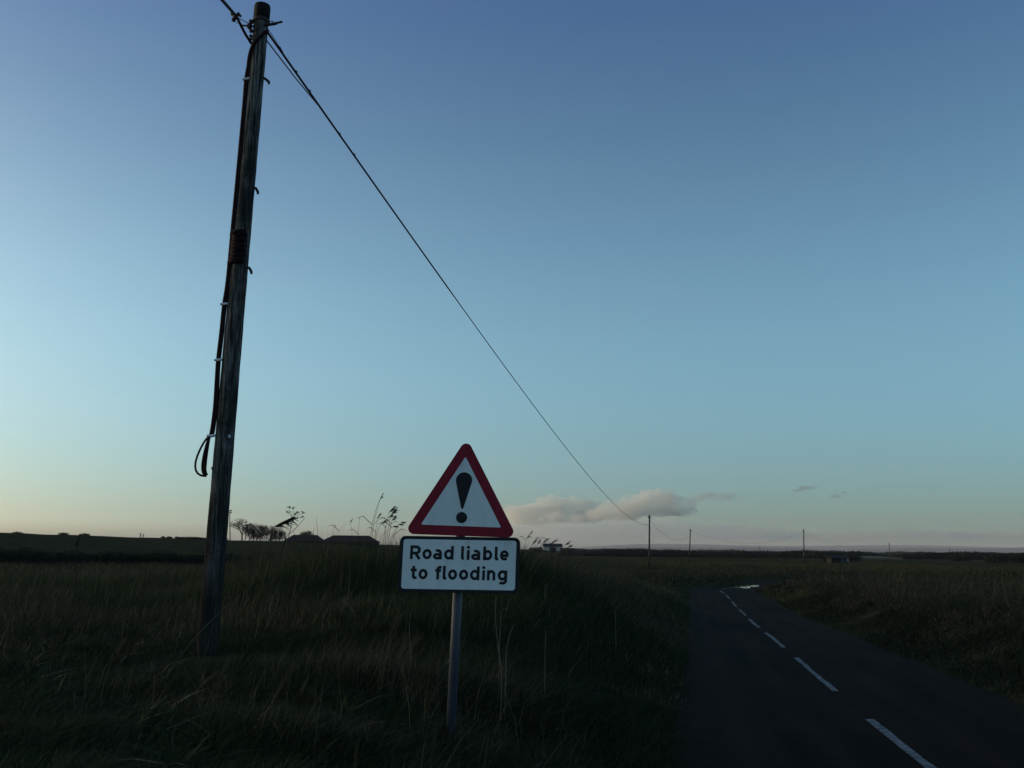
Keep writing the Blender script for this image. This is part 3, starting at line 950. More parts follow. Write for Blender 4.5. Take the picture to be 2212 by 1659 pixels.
T2 = far_pole(1403, 1113, 1402, 125, .21, 'first small pole down the road, thickest of the far row')
T3 = far_pole(1491.5, 1143, 1488.5, 185, .20, 'second far pole, leaning slightly, just left of the road bend')
T4 = far_pole(1736, 1144, 1737, 215, .22, 'far pole rising above the right bank, tallest one right of the road bend')
T5 = far_pole(1921, 1173, 1921, 380, .26, 'short far pole right of the dark shed, standing against the pale hills')
T6 = far_pole(1639.5, 1180, 1639.5, 560, .28, 'tiny far pole above the wood between the bend and the tall right-hand pole')
T7 = far_pole(2051, 1183, 2051, 620, .28, 'tiny far pole near the right edge against the pale hills')

def build_wires():
    A = pole_at(72, 1.1, .3)[0]
    B = at(1402, 1133, 125)
    B = Vector((T2.x, 125, B.z))
    ln = sag_line(A, B, 1.75, 90)
    root = empty('overhead_cable', A, 'long dark cable sagging from the near leaning pole to the first far pole', 'cable', 'overhead cables')
    w1 = MB(); w1.tube(ln, [.0145 if i < 8 else .0095 + .00010 * i for i in range(91)], 8); w1.build('cable_line', M_CABLE, root, True)
    for t in (.003, .0075, .0115, .0215, .027):
        clp = MB(); p = A + (B - A) * t; p.z -= 4 * 1.75 * t * (1 - t)
        clp.ball(p + Vector((.008, 0, .008)), .019, 8, 6)
        clp.build('cable_clip', M_IRON, root)
    # stay strand lower down that joins the cable
    S = pole_at(88, 1.0, 0.1)[0]
    t = .0155; J = A + (B - A) * t; J.z -= 4 * 1.75 * t * (1 - t)
    ss = MB(); ss.tube([S, (S + J) / 2 - Vector((0, 0, .02)), J], .008, 6)
    S2 = pole_at(62, 1.0, .1)[0]; J2 = A + (B - A) * .004
    ss.build('stay_strand', M_IRON, root)
    ss = MB(); ss.tube([S2, J2], .005, 5); ss.build('stay_strand', M_IRON, root)
    # incoming cable from the upper left
    E_ = at(478, -2, 8.6); E2 = E_ + (E_ - pole_at(95, -1, .3)[0]) * 6 + Vector((0, 0, 1.2))
    p0 = pole_at(97, -1.0, .3)[0]
    mid = at(511, 36, 10.1)
    root = empty('overhead_cable', p0, 'dark cable with a lumpy clamp running up left from the near pole head', 'cable', 'overhead cables')
    w2 = MB(); w2.tube([p0, at(529, 72, 10.6), mid, E_, E2], .017, 8); w2.build('cable_line', M_CABLE, root, True)
    cl = MB()
    for dx, dy, dz, r in ((0, 0, 0, .034), (-.035, 0, .035, .028), (.03, 0, .03, .024), (-.02, 0, -.04, .026), (.055, 0, .012, .016)):
        cl.ball(at(509, 36, 10.1) + Vector((dx, dy, dz)), r, 9, 7)
    cl.build('cable_clamp', M_IRON, root, True)
    st = MB(); st.tube([at(512, 37, 10.1), pole_at(58, -1.1, .3)[0]], .005, 5); st.build('stay_strand', M_IRON, root); st = MB(); st.tube([at(504, 45, 10.1), at(518, 52, 10.3)], .004, 5); st.build('stay_strand', M_IRON, root)
    # the far spans
    for Aa, Bb, s, lab in ((T2 - Vector((0, 0, .5)), T3 - Vector((0, 0, 1.1)), 1.8, 'thin cable sagging between the first and second far poles'),
                           (T3 - Vector((0, 0, .3)), T4 - Vector((0, 0, .4)), 2.6, 'faint cable sagging across the bend between the second and third far poles'),
                           (T4 - Vector((0, 0, .4)), T5 - Vector((0, 0, .3)), 3.0, 'faint cable running from the tall right-hand far pole towards the shed')):
        m_ = MB(); m_.tube(sag_line(Aa, Bb, s, 30), .014, 6)
        o = m_.build('overhead_cable', M_CABLE, None, True, loc=tuple(Aa)); tag(o, lab, 'cable', 'overhead cables')
build_wires()

# ------------------------------------------------------------------ single reeds and dead stalks
def feather(mb, P0, P1, droop, n, ln, rnd, thick=.004, side=1.0):
    """a reed plume: many fine drooping spikelets along an axis"""
    ax = P1 - P0; L_ = ax.length; d = ax.normalized()
    for i in range(n):
        t = rnd.random()
        p = P0 + ax * t
        tuft = .55 + .45 * math.sin(t * 23 + L_ * 31)
        l_ = ln * (1 - .55 * t) * rnd.uniform(.35, 1.1) * tuft
        sv = Vector((side * rnd.uniform(-.25, 1), rnd.uniform(-.7, .7), rnd.uniform(-1.0, -.1) * droop)).normalized()
        q1 = p + d * l_ * .55 + sv * l_ * .3
        q2 = p + d * l_ * .7 + sv * l_ * .75
        mb.tube([p, q1, q2], [thick, thick * .9, thick * .3], 3, False)

def colour(o, base, var=.15):
    me = o.data; a = me.color_attributes.new('tint', 'FLOAT_COLOR', 'POINT')
    c = np.ones((len(me.vertices), 4), np.float32); c[:, :3] = np.array(base) * (1 + var * (RNG.random((len(me.vertices), 1)) - .5))
    a.data.foreach_set('color', c.ravel()); return o

def reed(path, Y, plume, label, seed, thick=.0045, plume_n=46, plume_len=.11, side=1, leaves=1, group='reeds on the skyline', basecol=(.045, .036, .024)):
    """path: photo points from foot to tip; plume: number of final points carrying the plume"""
    rnd = random.Random(seed)
    pts = [at(px, py, Y) for px, py in path]
    bx = pts[0].x; zg = gz(bx, Y)
    if pts[0].z > zg + .02: 
        d0 = (pts[0] - pts[1]); k0 = (pts[0].z - zg + .05) / max(.05, -d0.z); dx = max(-.35, min(.35, d0.x * k0 * .6))
        pts = [Vector((bx + dx, Y + .05, zg - .05)), Vector((bx + dx * .4, Y + .02, (zg + pts[0].z) / 2))] + pts
    root = empty('reed', (pts[0].x, pts[0].y, zg), label, 'reed', group)
    stp = catmull([tuple(p) for p in pts], 6)
    s_ = MB(); n = len(stp); s_.tube(stp, [thick * .72 * (1 - .6 * i / n) for i in range(n)], 5)
    colour(s_.build('stem', M_REED, root), basecol)
    if plume:
        pl = MB(); feather(pl, pts[-2] * .5 + pts[-1] * .5 if plume == 1 else pts[-2], pts[-1], 1.0, plume_n, plume_len, rnd, thick * .9, side)
        colour(pl.build('plume', M_REED, root), (.040, .028, .024))
    if leaves:
        lf = MB()
        for i in range(leaves):
            t = rnd.uniform(.3, .8); p = stp[int(t * (n - 1))]
            sg = rnd.choice((-1, 1)); l_ = rnd.uniform(.18, .38)
            q = p + Vector((sg * l_ * .5, rnd.uniform(-.1, .1), l_ * .45)); e = p + Vector((sg * l_, rnd.uniform(-.15, .15), l_ * .3))
            wv = Vector((0, .010, .006))
            lf.add([p - wv, p + wv, q + wv, q - wv, e], [(0, 1, 2, 3), (3, 2, 4)])
        colour(lf.build('leaf', M_REED, root), basecol)
    return root

Z6 = lambda zx, zy: ((560 + zx * .22604) / 1.1718, (1200 + zy * .22604) / 1.1718)
Z7 = lambda zx, zy: ((1250 + zx * .31646) / 1.1718, (1180 + zy * .31646) / 1.1718)

def build_plants():
    # big leaning plume beside the near pole
    reed([(470, 1290), Z6(300, 880), Z6(420, 750), Z6(590, 590), Z6(800, 482)], 12.0, 2, 'large reed leaning far right with a heavy drooping plume, near the tall pole', 1, .006, 110, .24, 1, 1)
    reed([Z6(700, 760), Z6(800, 640), Z6(870, 570), Z6(935, 490)], 14, 0, 'bent bare reed stem pointing up to the right over the barn roof', 2, .009, leaves=1)
    reed([Z6(1030, 720), Z6(1035, 640), Z6(1047, 590)], 19, 0, 'short thin upright stem over the left barn roof', 3, .006, leaves=0)
    reed([Z6(1082, 720), Z6(1075, 600), Z6(1066, 520), Z6(1082, 495)], 18, 0, 'thin stem with a hooked tip over the left barn roof', 4, .006, leaves=0)
    reed([Z6(1245, 730), Z6(1255, 640), Z6(1278, 568)], 20, 1, 'small branching stem at the left of the right barn roof', 5, .006, 14, .07)
    reed([Z6(1310, 720), Z6(1335, 620), Z6(1395, 542)], 20, 0, 'thin arching stem curving right over the right barn roof', 6, .005, leaves=1)
    reed([Z6(1465, 720), Z6(1460, 600), Z6(1445, 540), Z6(1472, 505)], 20, 2, 'reed with a small bent plume over the middle of the right barn roof', 7, .006, 40, .10, -1)
    reed([Z6(1530, 720), Z6(1545, 560), Z6(1552, 478)], 20, 1, 'thin upright stem with small side buds, right of the small bent plume', 8, .006, 12, .05)
    reed([Z6(1672, 700), Z6(1700, 520), Z6(1750, 350), Z6(1812, 215)], 17, 1, 'tallest thin reed rising high left of the sign triangle', 9, .008, 30, .08)
    reed([Z6(1690, 700), Z6(1712, 540), Z6(1755, 370), Z6(1780, 290)], 17, 0, 'second thin reed beside the tallest one, a little shorter', 10, .007, leaves=1)
    reed([Z6(1725, 690), Z6(1745, 560), Z6(1745, 500), Z6(1778, 440)], 18, 2, 'reed with a small plume just right of the tallest stems', 11, .006, 46, .11)
    reed([Z6(1735, 700), Z6(1760, 610), Z6(1795, 550), Z6(1838, 520)], 18, 2, 'low reed plume leaning right beneath the plume cluster', 12, .006, 46, .11)
    reed([Z6(1840, 720), Z6(1850, 560), Z6(1880, 430), Z6(1938, 362)], 17.5, 2, 'highest plume of the dense cluster left of the sign', 13, .007, 70, .14)
    reed([Z6(1860, 720), Z6(1880, 560), Z6(1905, 450), Z6(1962, 382)], 18, 2, 'second highest plume of the dense cluster, closer to the sign', 14, .007, 70, .14)
    reed([Z6(1820, 720), Z6(1845, 580), Z6(1870, 490), Z6(1915, 450)], 18.5, 2, 'middle plume of the dense cluster, hanging inside it', 15, .006, 46, .11)
    reed([Z6(1880, 720), Z6(1895, 600), Z6(1912, 520), Z6(1948, 470)], 17, 2, 'lower plume on the right of the dense cluster', 16, .006, 56, .12)
    reed([Z6(1900, 740), Z6(1950, 620), Z6(1985, 565), Z6(2020, 558)], 18, 2, 'low drooping reed plume close to the sign triangle corner', 17, .006, 46, .10)
    reed([Z6(1930, 720), Z6(1975, 600), Z6(2010, 545), Z6(2048, 535)], 19, 2, 'reed plume nearest the red triangle corner', 18, .006, 46, .10)
    reed([Z6(1780, 740), Z6(1850, 650), Z6(1920, 590), Z6(1950, 580)], 17, 2, 'long plume lying low across the foot of the cluster', 19, .006, 50, .12)
    for i, (a, b, c, lab) in enumerate([((240, 680), (262, 580), (308, 515), 'reed plume right of the sign, tallest of that side'),
                                        ((280, 690), (310, 620), (345, 573), 'reed plume right of the sign, second from the text plate'),
                                        ((330, 680), (348, 625), (368, 592), 'small thin reed plume right of the sign, third from the plate'),
                                        ((370, 680), (392, 612), (428, 580), 'broad leaning reed plume right of the sign, fourth from the plate'),
                                        ((430, 690), (455, 620), (493, 592), 'reed plume leaning flat right of the sign, near the white houses'),
                                        ((535, 690), (570, 630), (606, 600), 'outermost reed plume right of the sign, over the white houses'),
                                        ((575, 690), (592, 650), (620, 630), 'lowest outer reed plume at the right end of the reeds')]):
        p = [Z7(*a), Z7(*b), Z7(*c)]
        pm = ((p[1][0] + p[2][0]) / 2 - 1, (p[1][1] + p[2][1]) / 2)
        reed([p[0], p[1], p[2]], 21, 2, lab, 30 + i, .006, 50, .12)
    # umbellifer
    Y = 18.2
    pts = [at(598, 1332, Y), at(603, 1270, Y), at(612, 1205, Y), at(626, 1150, Y), at(632, 1122, Y)]
    zg = gz(pts[0].x, Y)
    pts[0].z = zg - .05
    root = empty('dead_umbellifer', (pts[0].x, Y, zg), 'tall pale dead stalk right of the pole topped by a spray of seed umbels', 'plant')
    sm = catmull([tuple(p) for p in pts], 6); s_ = MB(); s_.tube(sm, [.011 * (1 - .45 * i / len(sm)) for i in range(len(sm))], 6)
    colour(s_.build('stem', M_REED, root), (.14, .115, .075))
    um = MB(); rnd = random.Random(5)
    for tx, ty in ((624, 1097), (634, 1099), (644, 1108), (622, 1108), (655, 1109), (652, 1118), (640, 1121), (636, 1112)):
        e = at(tx, ty, Y + rnd.uniform(-.15, .15)); q = (pts[-1] + e) / 2 + Vector((0, 0, .02))
        um.tube([pts[-1], q, e], .004, 4)
        for k in range(7):
            g = e + Vector((rnd.uniform(-.035, .035), rnd.uniform(-.03, .03), rnd.uniform(0, .035)))
            um.tube([e, g], .0025, 3); um.ball(g, .009, 5, 4)
    colour(um.build('umbel', M_REED, root), (.05, .04, .03))
    # dark dock head on the left, against the field's skyline
    Y = 15.0
    p0 = at(168, 1300, Y); zg = gz(p0.x, Y); root = empty('dock_plant', (p0.x, Y, zg), 'dark dead dock stem whose head breaks the skyline of the left field', 'plant')
    s_ = MB(); a_ = Vector((p0.x, Y, zg - .05)); b_ = at(165, 1185, Y); c_ = at(172, 1155, Y); s_.tube([a_, b_, c_], [.008, .007, .003], 5); colour(s_.build('stem', M_REED, root), (.035, .028, .022))
    hd = MB(); feather(hd, at(164, 1180, Y), c_, .4, 90, .07, random.Random(2), .006, 0.4); feather(hd, at(164, 1180, Y), c_, .4, 60, .06, random.Random(3), .006, -.7); colour(hd.build('seed_head', M_REED, root), (.022, .018, .016))
    # pale dead stalks in the foreground
    def stalk(path, Y, label, t=.006, col=(.16, .14, .10)):
        pts = [at(px, py, Y) for px, py in path]; zg = gz(pts[0].x, Y); pts[0].z = min(pts[0].z, zg - .03)
        sm = catmull([tuple(p) for p in pts], 6); s_ = MB(); n = len(sm); s_.tube(sm, [t * (1 - .5 * i / n) for i in range(n)], 6)
        o = s_.build('dead_stalk', M_REED, None, True, loc=(pts[0].x, Y, zg)); colour(o, col, .3); tag(o, label, 'stalk', 'pale dead stalks in the verge')
    Z3 = lambda zx, zy: ((1200 + zx * .32787) / 1.1718, (1400 + zy * .32787) / 1.1718)
    Z2 = lambda zx, zy: ((600 + zx * .32794) / 1.1718, (1400 + zy * .32794) / 1.1718)
    Z1 = lambda zx, zy: ((zx * .32794) / 1.1718, (1400 + zy * .32794) / 1.1718)
    stalk([Z3(200, 1230), Z3(212, 960), Z3(188, 740), Z3(165, 500), Z3(170, 330)], 8.0, 'tall pale stalk right of the sign post, reaching just under the text plate', .006)
    stalk([Z3(233, 1220), Z3(245, 950), Z3(250, 760), Z3(275, 640), Z3(308, 550)], 8.1, 'pale stalk curving right at its tip, second right of the sign post', .0055)
    stalk([Z3(188, 760), Z3(200, 650), Z3(215, 450), Z3(260, 435)], 8.6, 'faint stalk bent over at the top between the two taller ones', .004)
    stalk([Z3(543, 1040), Z3(548, 820), Z3(553, 600)], 9.2, 'lone straight pale stalk halfway between the sign post and the road', .005)
    stalk([Z3(550, 350), Z3(548, 280), Z3(550, 235)], 16, 'short faint stalk above the lone straight one', .007)
    stalk([Z3(1094, 560), Z3(1092, 490), Z3(1090, 440)], 15, 'small faint stalk nearest the left edge of the road', .007)
    stalk([Z2(1345, 1030), Z2(1335, 800), Z2(1330, 530)], 8.6, 'straight pale stalk left of the sign post', .006)
    stalk([Z2(1352, 1010), Z2(1345, 850), Z2(1342, 690)], 8.5, 'shorter thin stalk hugging the straight one left of the post', .004)
    stalk([Z2(1135, 1240), Z2(1112, 960), Z2(1075, 720)], 8.0, 'stalk leaning left out of the straw tuft', .0045, (.11, .09, .06))
    stalk([Z2(580, 1190), Z2(560, 1070), Z2(495, 1015)], 7.8, 'short stalk bent over to the left below the umbel stalk', .0045)
    stalk([Z1(1350, 850), Z1(1500, 660), Z1(1700, 450), Z1(1850, 330)], 10.2, 'thin bramble stem slanting across the foot of the tall pole', .0055, (.13, .12, .09))
    stalk([Z1(1560, 830), Z1(1610, 690), Z1(1670, 400)], 10.3, 'thin upright grass stem in front of the tall pole', .004, (.11, .09, .07))
    stalk([Z1(1340, 830), Z1(1380, 620), Z1(1420, 480)], 10.4, 'faint stem just left of the foot of the tall pole', .004, (.10, .085, .06))
build_plants()

# ------------------------------------------------------------------ bare trees, hedges, shrubs
def branch_tree(mbT, mbC, base, h, spread, rnd, lv=5, tr=.16, fork=.42, up=.55, tilt=0.0):
    def grow(p, d, l, r, k):
        n = 3; pts = [p]; q = p
        for i in range(n):
            d = (d + Vector((rnd.gauss(0, .12), rnd.gauss(0, .12), rnd.gauss(.02, .08)))).normalized()
            q = q + d * (l / n); pts.append(q)
        (mbT if k == 0 else mbC).tube(pts, [max(q_, .014) for q_ in (r, r * .88, r * .78, r * .66)], 5 if k < 2 else 3, False)
        if k >= lv: return
        m_ = 3 if k < 3 else 2
        for i in range(m_ + (1 if rnd.random() < .4 else 0)):
            a = rnd.uniform(0, 2 * math.pi); s = spread * rnd.uniform(.6, 1.25)
            nd = (d * up + Vector((math.cos(a) * s, math.sin(a) * s, rnd.uniform(.05, .5)))).normalized()
            st = pts[-1] if i < 2 else pts[rnd.choice((2, 3))]
            grow(st, nd, l * rnd.uniform(.62, .82), r * .62, k + 1)
    an = rnd.uniform(0, 2 * math.pi); grow(Vector(base), Vector((math.cos(an) * tilt, math.sin(an) * tilt, 1)).normalized(), h * fork, tr, 0)

def bare_tree(px, py_top, py_base, Y, label, seed, wpx, spread=.8, lv=5, fork=.38, tr=.17, up=.5, multi=1, tilt=0.0, twigs=0):
    rnd = random.Random(seed)
    x = at(px, py_base, Y).x; zg = gz(x, Y)
    h = at(px, py_top, Y).z - zg
    root = empty('bare_tree', (x, Y, zg), label, 'tree', 'bare trees on the left skyline')
    Ts, C_ = [], MB()
    for k in range(multi):
        T_ = MB(); Ts.append(T_)
        branch_tree(T_, C_, (x + (k - (multi - 1) / 2) * .5, Y + rnd.uniform(-.3, .3), zg - .3), h * .62, spread, rnd, lv, tr, fork * rnd.uniform(.5, 1.2) if multi > 1 else fork, up, tilt * rnd.uniform(.3, 1.3))
    mx = max(v[2] for v in C_.v); f = h / max(.1, (mx - zg))
    xs = sorted(v[0] for v in C_.v); mid = (xs[int(len(xs) * .02)] + xs[int(len(xs) * .98)]) / 2; hw = (xs[int(len(xs) * .98)] - xs[int(len(xs) * .02)]) / 2
    fx = wpx / 2 / FPX * Y / hw
    def fit(v):
        t = min(1, max(0, (v[2] - zg) / (mx - zg) * 2.2))
        return (x + (v[0] - x - (mid - x) * t) * fx, Y + (v[1] - Y) * fx, zg - .1 + (v[2] - zg) * f)
    C_.v = [fit(v) for v in C_.v]
    for T_ in Ts:
        T_.v = [fit(v) for v in T_.v]; T_.build('trunk', M_BARK, root)
    for q in range(twigs):
        u = Vector((rnd.gauss(0, 1), rnd.gauss(0, 1), rnd.gauss(0, 1))).normalized() * rnd.random() ** .4
        c = Vector((x + u.x * wpx * .46 / FPX * Y, Y + u.y * wpx * .4 / FPX * Y, zg + h * (.52 + .46 * u.z)))
        d = (Vector((u.x, u.y, u.z * .6 + .5)) + Vector((rnd.gauss(0, .4), rnd.gauss(0, .4), rnd.gauss(0, .4)))).normalized() * rnd.uniform(.25, .7)
        sv = d.cross(Vector((rnd.gauss(0, 1), rnd.gauss(0, 1), rnd.gauss(0, 1)))).normalized() * rnd.uniform(.012, .028)
        C_.add([c - d - sv, c - d + sv, c + d], [(0, 1, 2)])
    C_.build('crown', M_BARK, root)

bare_tree(522, 1117, 1176, 300, 'tallest bare tree, broad round open crown, just right of the floodlight mast', 21, 46, 1.0, 6, .52, .17, .62)
bare_tree(549, 1129, 1176, 295, 'dense dark bushy bare tree, second from the floodlight mast', 8, 46, 1.0, 5, .22, .09, .8, 9, .75, 2600)
bare_tree(576, 1132, 1176, 302, 'thinner bare tree between the dense dark one and the twiggy one', 12, 32, .8, 5, .34, .09, .75, 4, .3, 500)
bare_tree(597, 1136, 1174, 296, 'low dense twiggy tree left of the barns', 15, 38, 1.0, 5, .2, .08, .8, 8, .8, 1700)
bare_tree(664, 1145, 1172, 330, 'small bare tree whose twigs show over the end of the left barn', 19, 34, .9, 5, .25, .07, .7, 5, .6, 700)

def leaf_cloud(mb_arrays, c, s, n, size, rnd, flat=.0):
    """little twig and leaf faces spread through an ellipsoid, thinner at the edge"""
    u = RNG.normal(0, 1, (n, 3)); u /= np.linalg.norm(u, axis=1)[:, None]
    r = RNG.random(n) ** .45
    p = np.array(c) + u * r[:, None] * np.array(s)
    a = RNG.normal(0, 1, (n, 3)); a /= np.linalg.norm(a, axis=1)[:, None]
    b = RNG.normal(0, 1, (n, 3)); b -= a * (a * b).sum(1)[:, None]; b /= np.linalg.norm(b, axis=1)[:, None]
    L_ = size * RNG.uniform(.5, 1.4, (n, 1)); W_ = L_ * RNG.uniform(.25, .5, (n, 1))
    V = np.stack([p - a * L_, p + b * W_, p + a * L_, p - b * W_], 1)
    mb_arrays.append(V)

def build_leafy(name, blobs, size, material, label, cat, loc, group=None, trunks=None, kind=None):
    arr = []
    for c, s, n in blobs: leaf_cloud(arr, c, s, n, size, None)
    V = np.concatenate(arr).reshape(-1, 3)
    F = (np.arange(len(V) // 4) * 4)[:, None] + np.array([[0, 1, 2, 3]])
    if kind:
        o = np_mesh(name, V, None, F, material, loc=loc); tag(o, label, None, None, kind); return
    root = empty(name, loc, label, cat, group)
    o = np_mesh('crown', V, None, F, material, loc=loc); o.location = (0, 0, 0); o.parent = root
    if trunks:
        tb = MB()
        for a, b, r in trunks: tb.tube([a, (Vector(a) + Vector(b)) / 2 + Vector((.1, 0, 0)), b], [r, r * .8, r * .5], 6)
        tb.build('trunk', M_BARK, root)

def build_hedges():
    # long field hedge on the left
    blobs = []; tr = []
    n = 64
    for i in range(n):
        px = -260 + i * 14.2
        x = at(px, 1210, 106).x; Y = 106 + 2.0 * math.sin(i * .13)
        z = gz(x, Y); h = 1.25 + .28 * math.sin(i * .9) * .5 + .25 * vnoise(i * 1., 3., 2.5) + (.25 if px < 60 else 0)
        blobs.append(((x, Y, z + h * .48), (.65, .8, h * .6), 420))
        if i % 2 == 0: tr.append(((x, Y, z - .2), (x + .1, Y, z + h * .8), .04))
    x0 = at(200, 1210, 106).x
    build_leafy('field_hedge', blobs, .13, M_TWIG, 'long low dark hedge crossing the foot of the left field', 'hedge', (x0, 106, gz(x0, 106)))
    # skyline hedge and its little trees left of the pole
    blobs = []
    Z5 = lambda zx, zy: ((zx * .27125) / 1.1718, (1230 + zy * .27125) / 1.1718)
    Y = 330
    for zx in np.arange(1690, 2120, 14):
        px, py = Z5(zx, 505 + 10 * math.sin(zx * .05) - (8 if 1700 < zx < 1770 else 0)); p = at(px, py, Y); z = gz(p.x, Y)
        h = max(1.3, p.z - z); blobs.append(((p.x, Y, z + h * .5), (.8, .9, h * .55), 160))
    c = at(420, 1165, Y).x
    build_leafy('skyline_hedge', blobs, .22, M_TWIG, 'dark clipped hedge on the left skyline, ending at the tall pole', 'hedge', (c, Y, gz(c, Y)))
    for zx, zt, w_, lab in ((1580, 500, 1.1, 'small round tree on the left skyline, alone left of the hedge'), (1655, 498, 1.2, 'small round tree on the left skyline, touching the hedge'), (1520, 514, .8, 'lowest little bush on the left skyline, left of the small round trees')):
        px, py = Z5(zx, zt); p = at(px, py, Y); z = gz(p.x, Y); h = max(1.4, p.z - z)
        build_leafy('skyline_bush', [((p.x, Y, z + h * .62), (w_, w_, h * .36), 420)], .2, M_TWIG, lab, 'bush', (p.x, Y, z), 'bushes on the left skyline', [((p.x, Y, z - .2), (p.x, Y, z + h * .6), .12)])
    for zx, zt, lab in ((160, 465, 'low tuft of bush on the skyline near the left edge'), (590, 478, 'low tuft on the skyline right of centre between the dock head and the left edge'), (788, 484, 'low tuft on the skyline just right of the dock head')):
        px, py = Z5(zx, zt); Y2 = 270; p = at(px, py, Y2); z = gz(p.x, Y2); h = max(.8, p.z - z)
        build_leafy('skyline_bush', [((p.x + k * .7, Y2, z + h * .4), (.9, .8, h * (.6 - .12 * abs(k))), 200) for k in (-1, 0, 1)], .16, M_TWIG, lab, 'bush', (p.x, Y2, z), 'bushes on the left skyline')
    # shrubs at the right
    Z8 = lambda zx, zy: ((1890 + zx * .31736) / 1.1718, (1180 + zy * .31736) / 1.1718)
    for zx, zt, wpx, Y, lab in ((840, 702, 60, 300, 'rounded dark shrub just right of the dark shed'), (2010, 688, 75, 280, 'broad dark shrub near the right edge'), (2180, 690, 55, 270, 'dark shrub cut by the right edge'), (1935, 698, 28, 290, 'small shrub left of the broad one near the right edge'), (1700, 706, 60, 330, 'low dark shrub between the tiny right-hand pole and the broad shrub'), (675, 712, 46, 226, 'dark bush at the left end of the shed')):
        px, py = Z8(zx, zt); p = at(px, py, Y); z = gz(p.x, Y); h = p.z - z; w_ = wpx * .27 / FPX * Y
        bl = []
        for k in range(5):
            o_ = (k - 2) / 2.2
            bl.append(((p.x + o_ * w_, Y + RNG.uniform(-.5, .5), z + h * .45), (w_ * .5, w_ * .6, h * (.52 - .1 * abs(o_)) * RNG.uniform(.85, 1.08)), 420))
        build_leafy('shrub', bl, .22, M_TWIG, lab, 'bush', (p.x, Y, z), 'shrubs on the right skyline', [((p.x, Y, z - .2), (p.x + .1, Y, z + h * .4), .1)])
    for px, py, wpx, Y, lab in ((1166, 1186, 26, 600, 'dark hedge bush hiding the foot of the left white house'), (1194, 1180, 12, 610, 'dark bush standing between the two white houses'), (1224, 1182, 26, 590, 'dark hedge bush at the right end of the white houses')):
        p = at(px, py, Y); z = gz(p.x, Y); h = max(1.5, p.z - z); w_ = wpx / 2 / FPX * Y
        build_leafy('hedge_bush', [((p.x + k * w_ * .5, Y, z + h * .45), (w_ * .5, 1.5, h * (.56 - .06 * abs(k))), 380) for k in (-1.5, -.5, .5, 1.5)], .35, M_TWIG, lab, 'bush', (p.x, Y, z), 'bushes by the white houses')
    # scrub at the left road edge before the bend
    for px, py, Y, lab in ((1608, 1226, 135, 'low bush beyond the road bend'),):
        p = at(px, py, Y); z = gz(p.x, Y); h = max(.5, p.z - z)
        build_leafy('low_bush', [((p.x + RNG.uniform(-1.5, 1.5), Y + RNG.uniform(-1, 1), z + h * .4), (1.1, 1.0, h * .55), 350) for k in range(5)], .1, M_TWIG, lab, 'bush', (p.x, Y, z), 'low bushes by the road')
    # far woods that read as one mass
    def wood(name, Y, px0, px1, top_fn, n, size, dens):
        bl = []
        for px in np.linspace(px0, px1, n):
            x = at(px, 1200, Y).x; yy = Y + 10 * math.sin(px * .013)
            z = gz(x, yy); p = at(px, top_fn(px), yy); h = max(1.5, p.z - z)
            step = (px1 - px0) / n / FPX * Y
            bl.append(((x, yy, z + h * .40), (step * 1.1, 5, h * .62), dens))
        build_leafy(name, bl, size, M_WOOD_FAR, None, None, (0, 0, 0), kind='stuff')
    wood('wood', 470, 1215, 2560, lambda px: 1188 + (px - 1215) * .0065 + 1.2 * math.sin(px * .05) + 1.5 * math.sin(px * .017) + (4 if 1850 < px < 2000 else 0), 210, .62, 330)
    wood('far_wood', 1300, 1150, 2600, lambda px: 1184 + (px - 1150) * .0105 + 1.0 * math.sin(px * .031) + .8 * math.sin(px * .09), 200, 1.5, 200)
build_hedges()

# ------------------------------------------------------------------ buildings
def gable(mbw, mbr, c, w_, d_, hw, hr, hip=0.0, over=.25, along='x'):
    x, y, z = c
    W, D = w_ / 2, d_ / 2
    mbw.add([(x - W, y - D, z), (x + W, y - D, z), (x + W, y + D, z), (x - W, y + D, z), (x - W, y - D, z + hw), (x + W, y - D, z + hw), (x + W, y + D, z + hw), (x - W, y + D, z + hw)],
            [(0, 1, 5, 4), (1, 2, 6, 5), (2, 3, 7, 6), (3, 0, 4, 7)])
    if not hip:
        mbw.add([(x - W, y - D, z + hw), (x - W, y + D, z + hw), (x - W, y, z + hw + hr)], [(0, 2, 1)])
        mbw.add([(x + W, y - D, z + hw), (x + W, y + D, z + hw), (x + W, y, z + hw + hr)], [(0, 1, 2)])
    Wo, Do = W + over, D + over
    zz = z + hw - over * hr / D + .02
    t = .12
    R0, R1 = (x - Wo + hip, y, z + hw + hr + .02), (x + Wo - hip, y, z + hw + hr + .02)
    a, b, c_, d = (x - Wo, y - Do, zz), (x + Wo, y - Do, zz), (x + Wo, y + Do, zz), (x - Wo, y + Do, zz)
    vs = [a, b, c_, d, R0, R1] + [(p[0], p[1], p[2] + t) for p in (a, b, c_, d, R0, R1)]
    mbr.add(vs, [(6, 7, 11, 10), (8, 9, 10, 11), (0, 4, 5, 1), (2, 5, 4, 3), (0, 1, 7, 6), (1, 2, 8, 7), (2, 3, 9, 8), (3, 0, 6, 9)] + ([(6, 10, 9), (7, 8, 11), (0, 3, 4), (1, 5, 2)] if True else []))

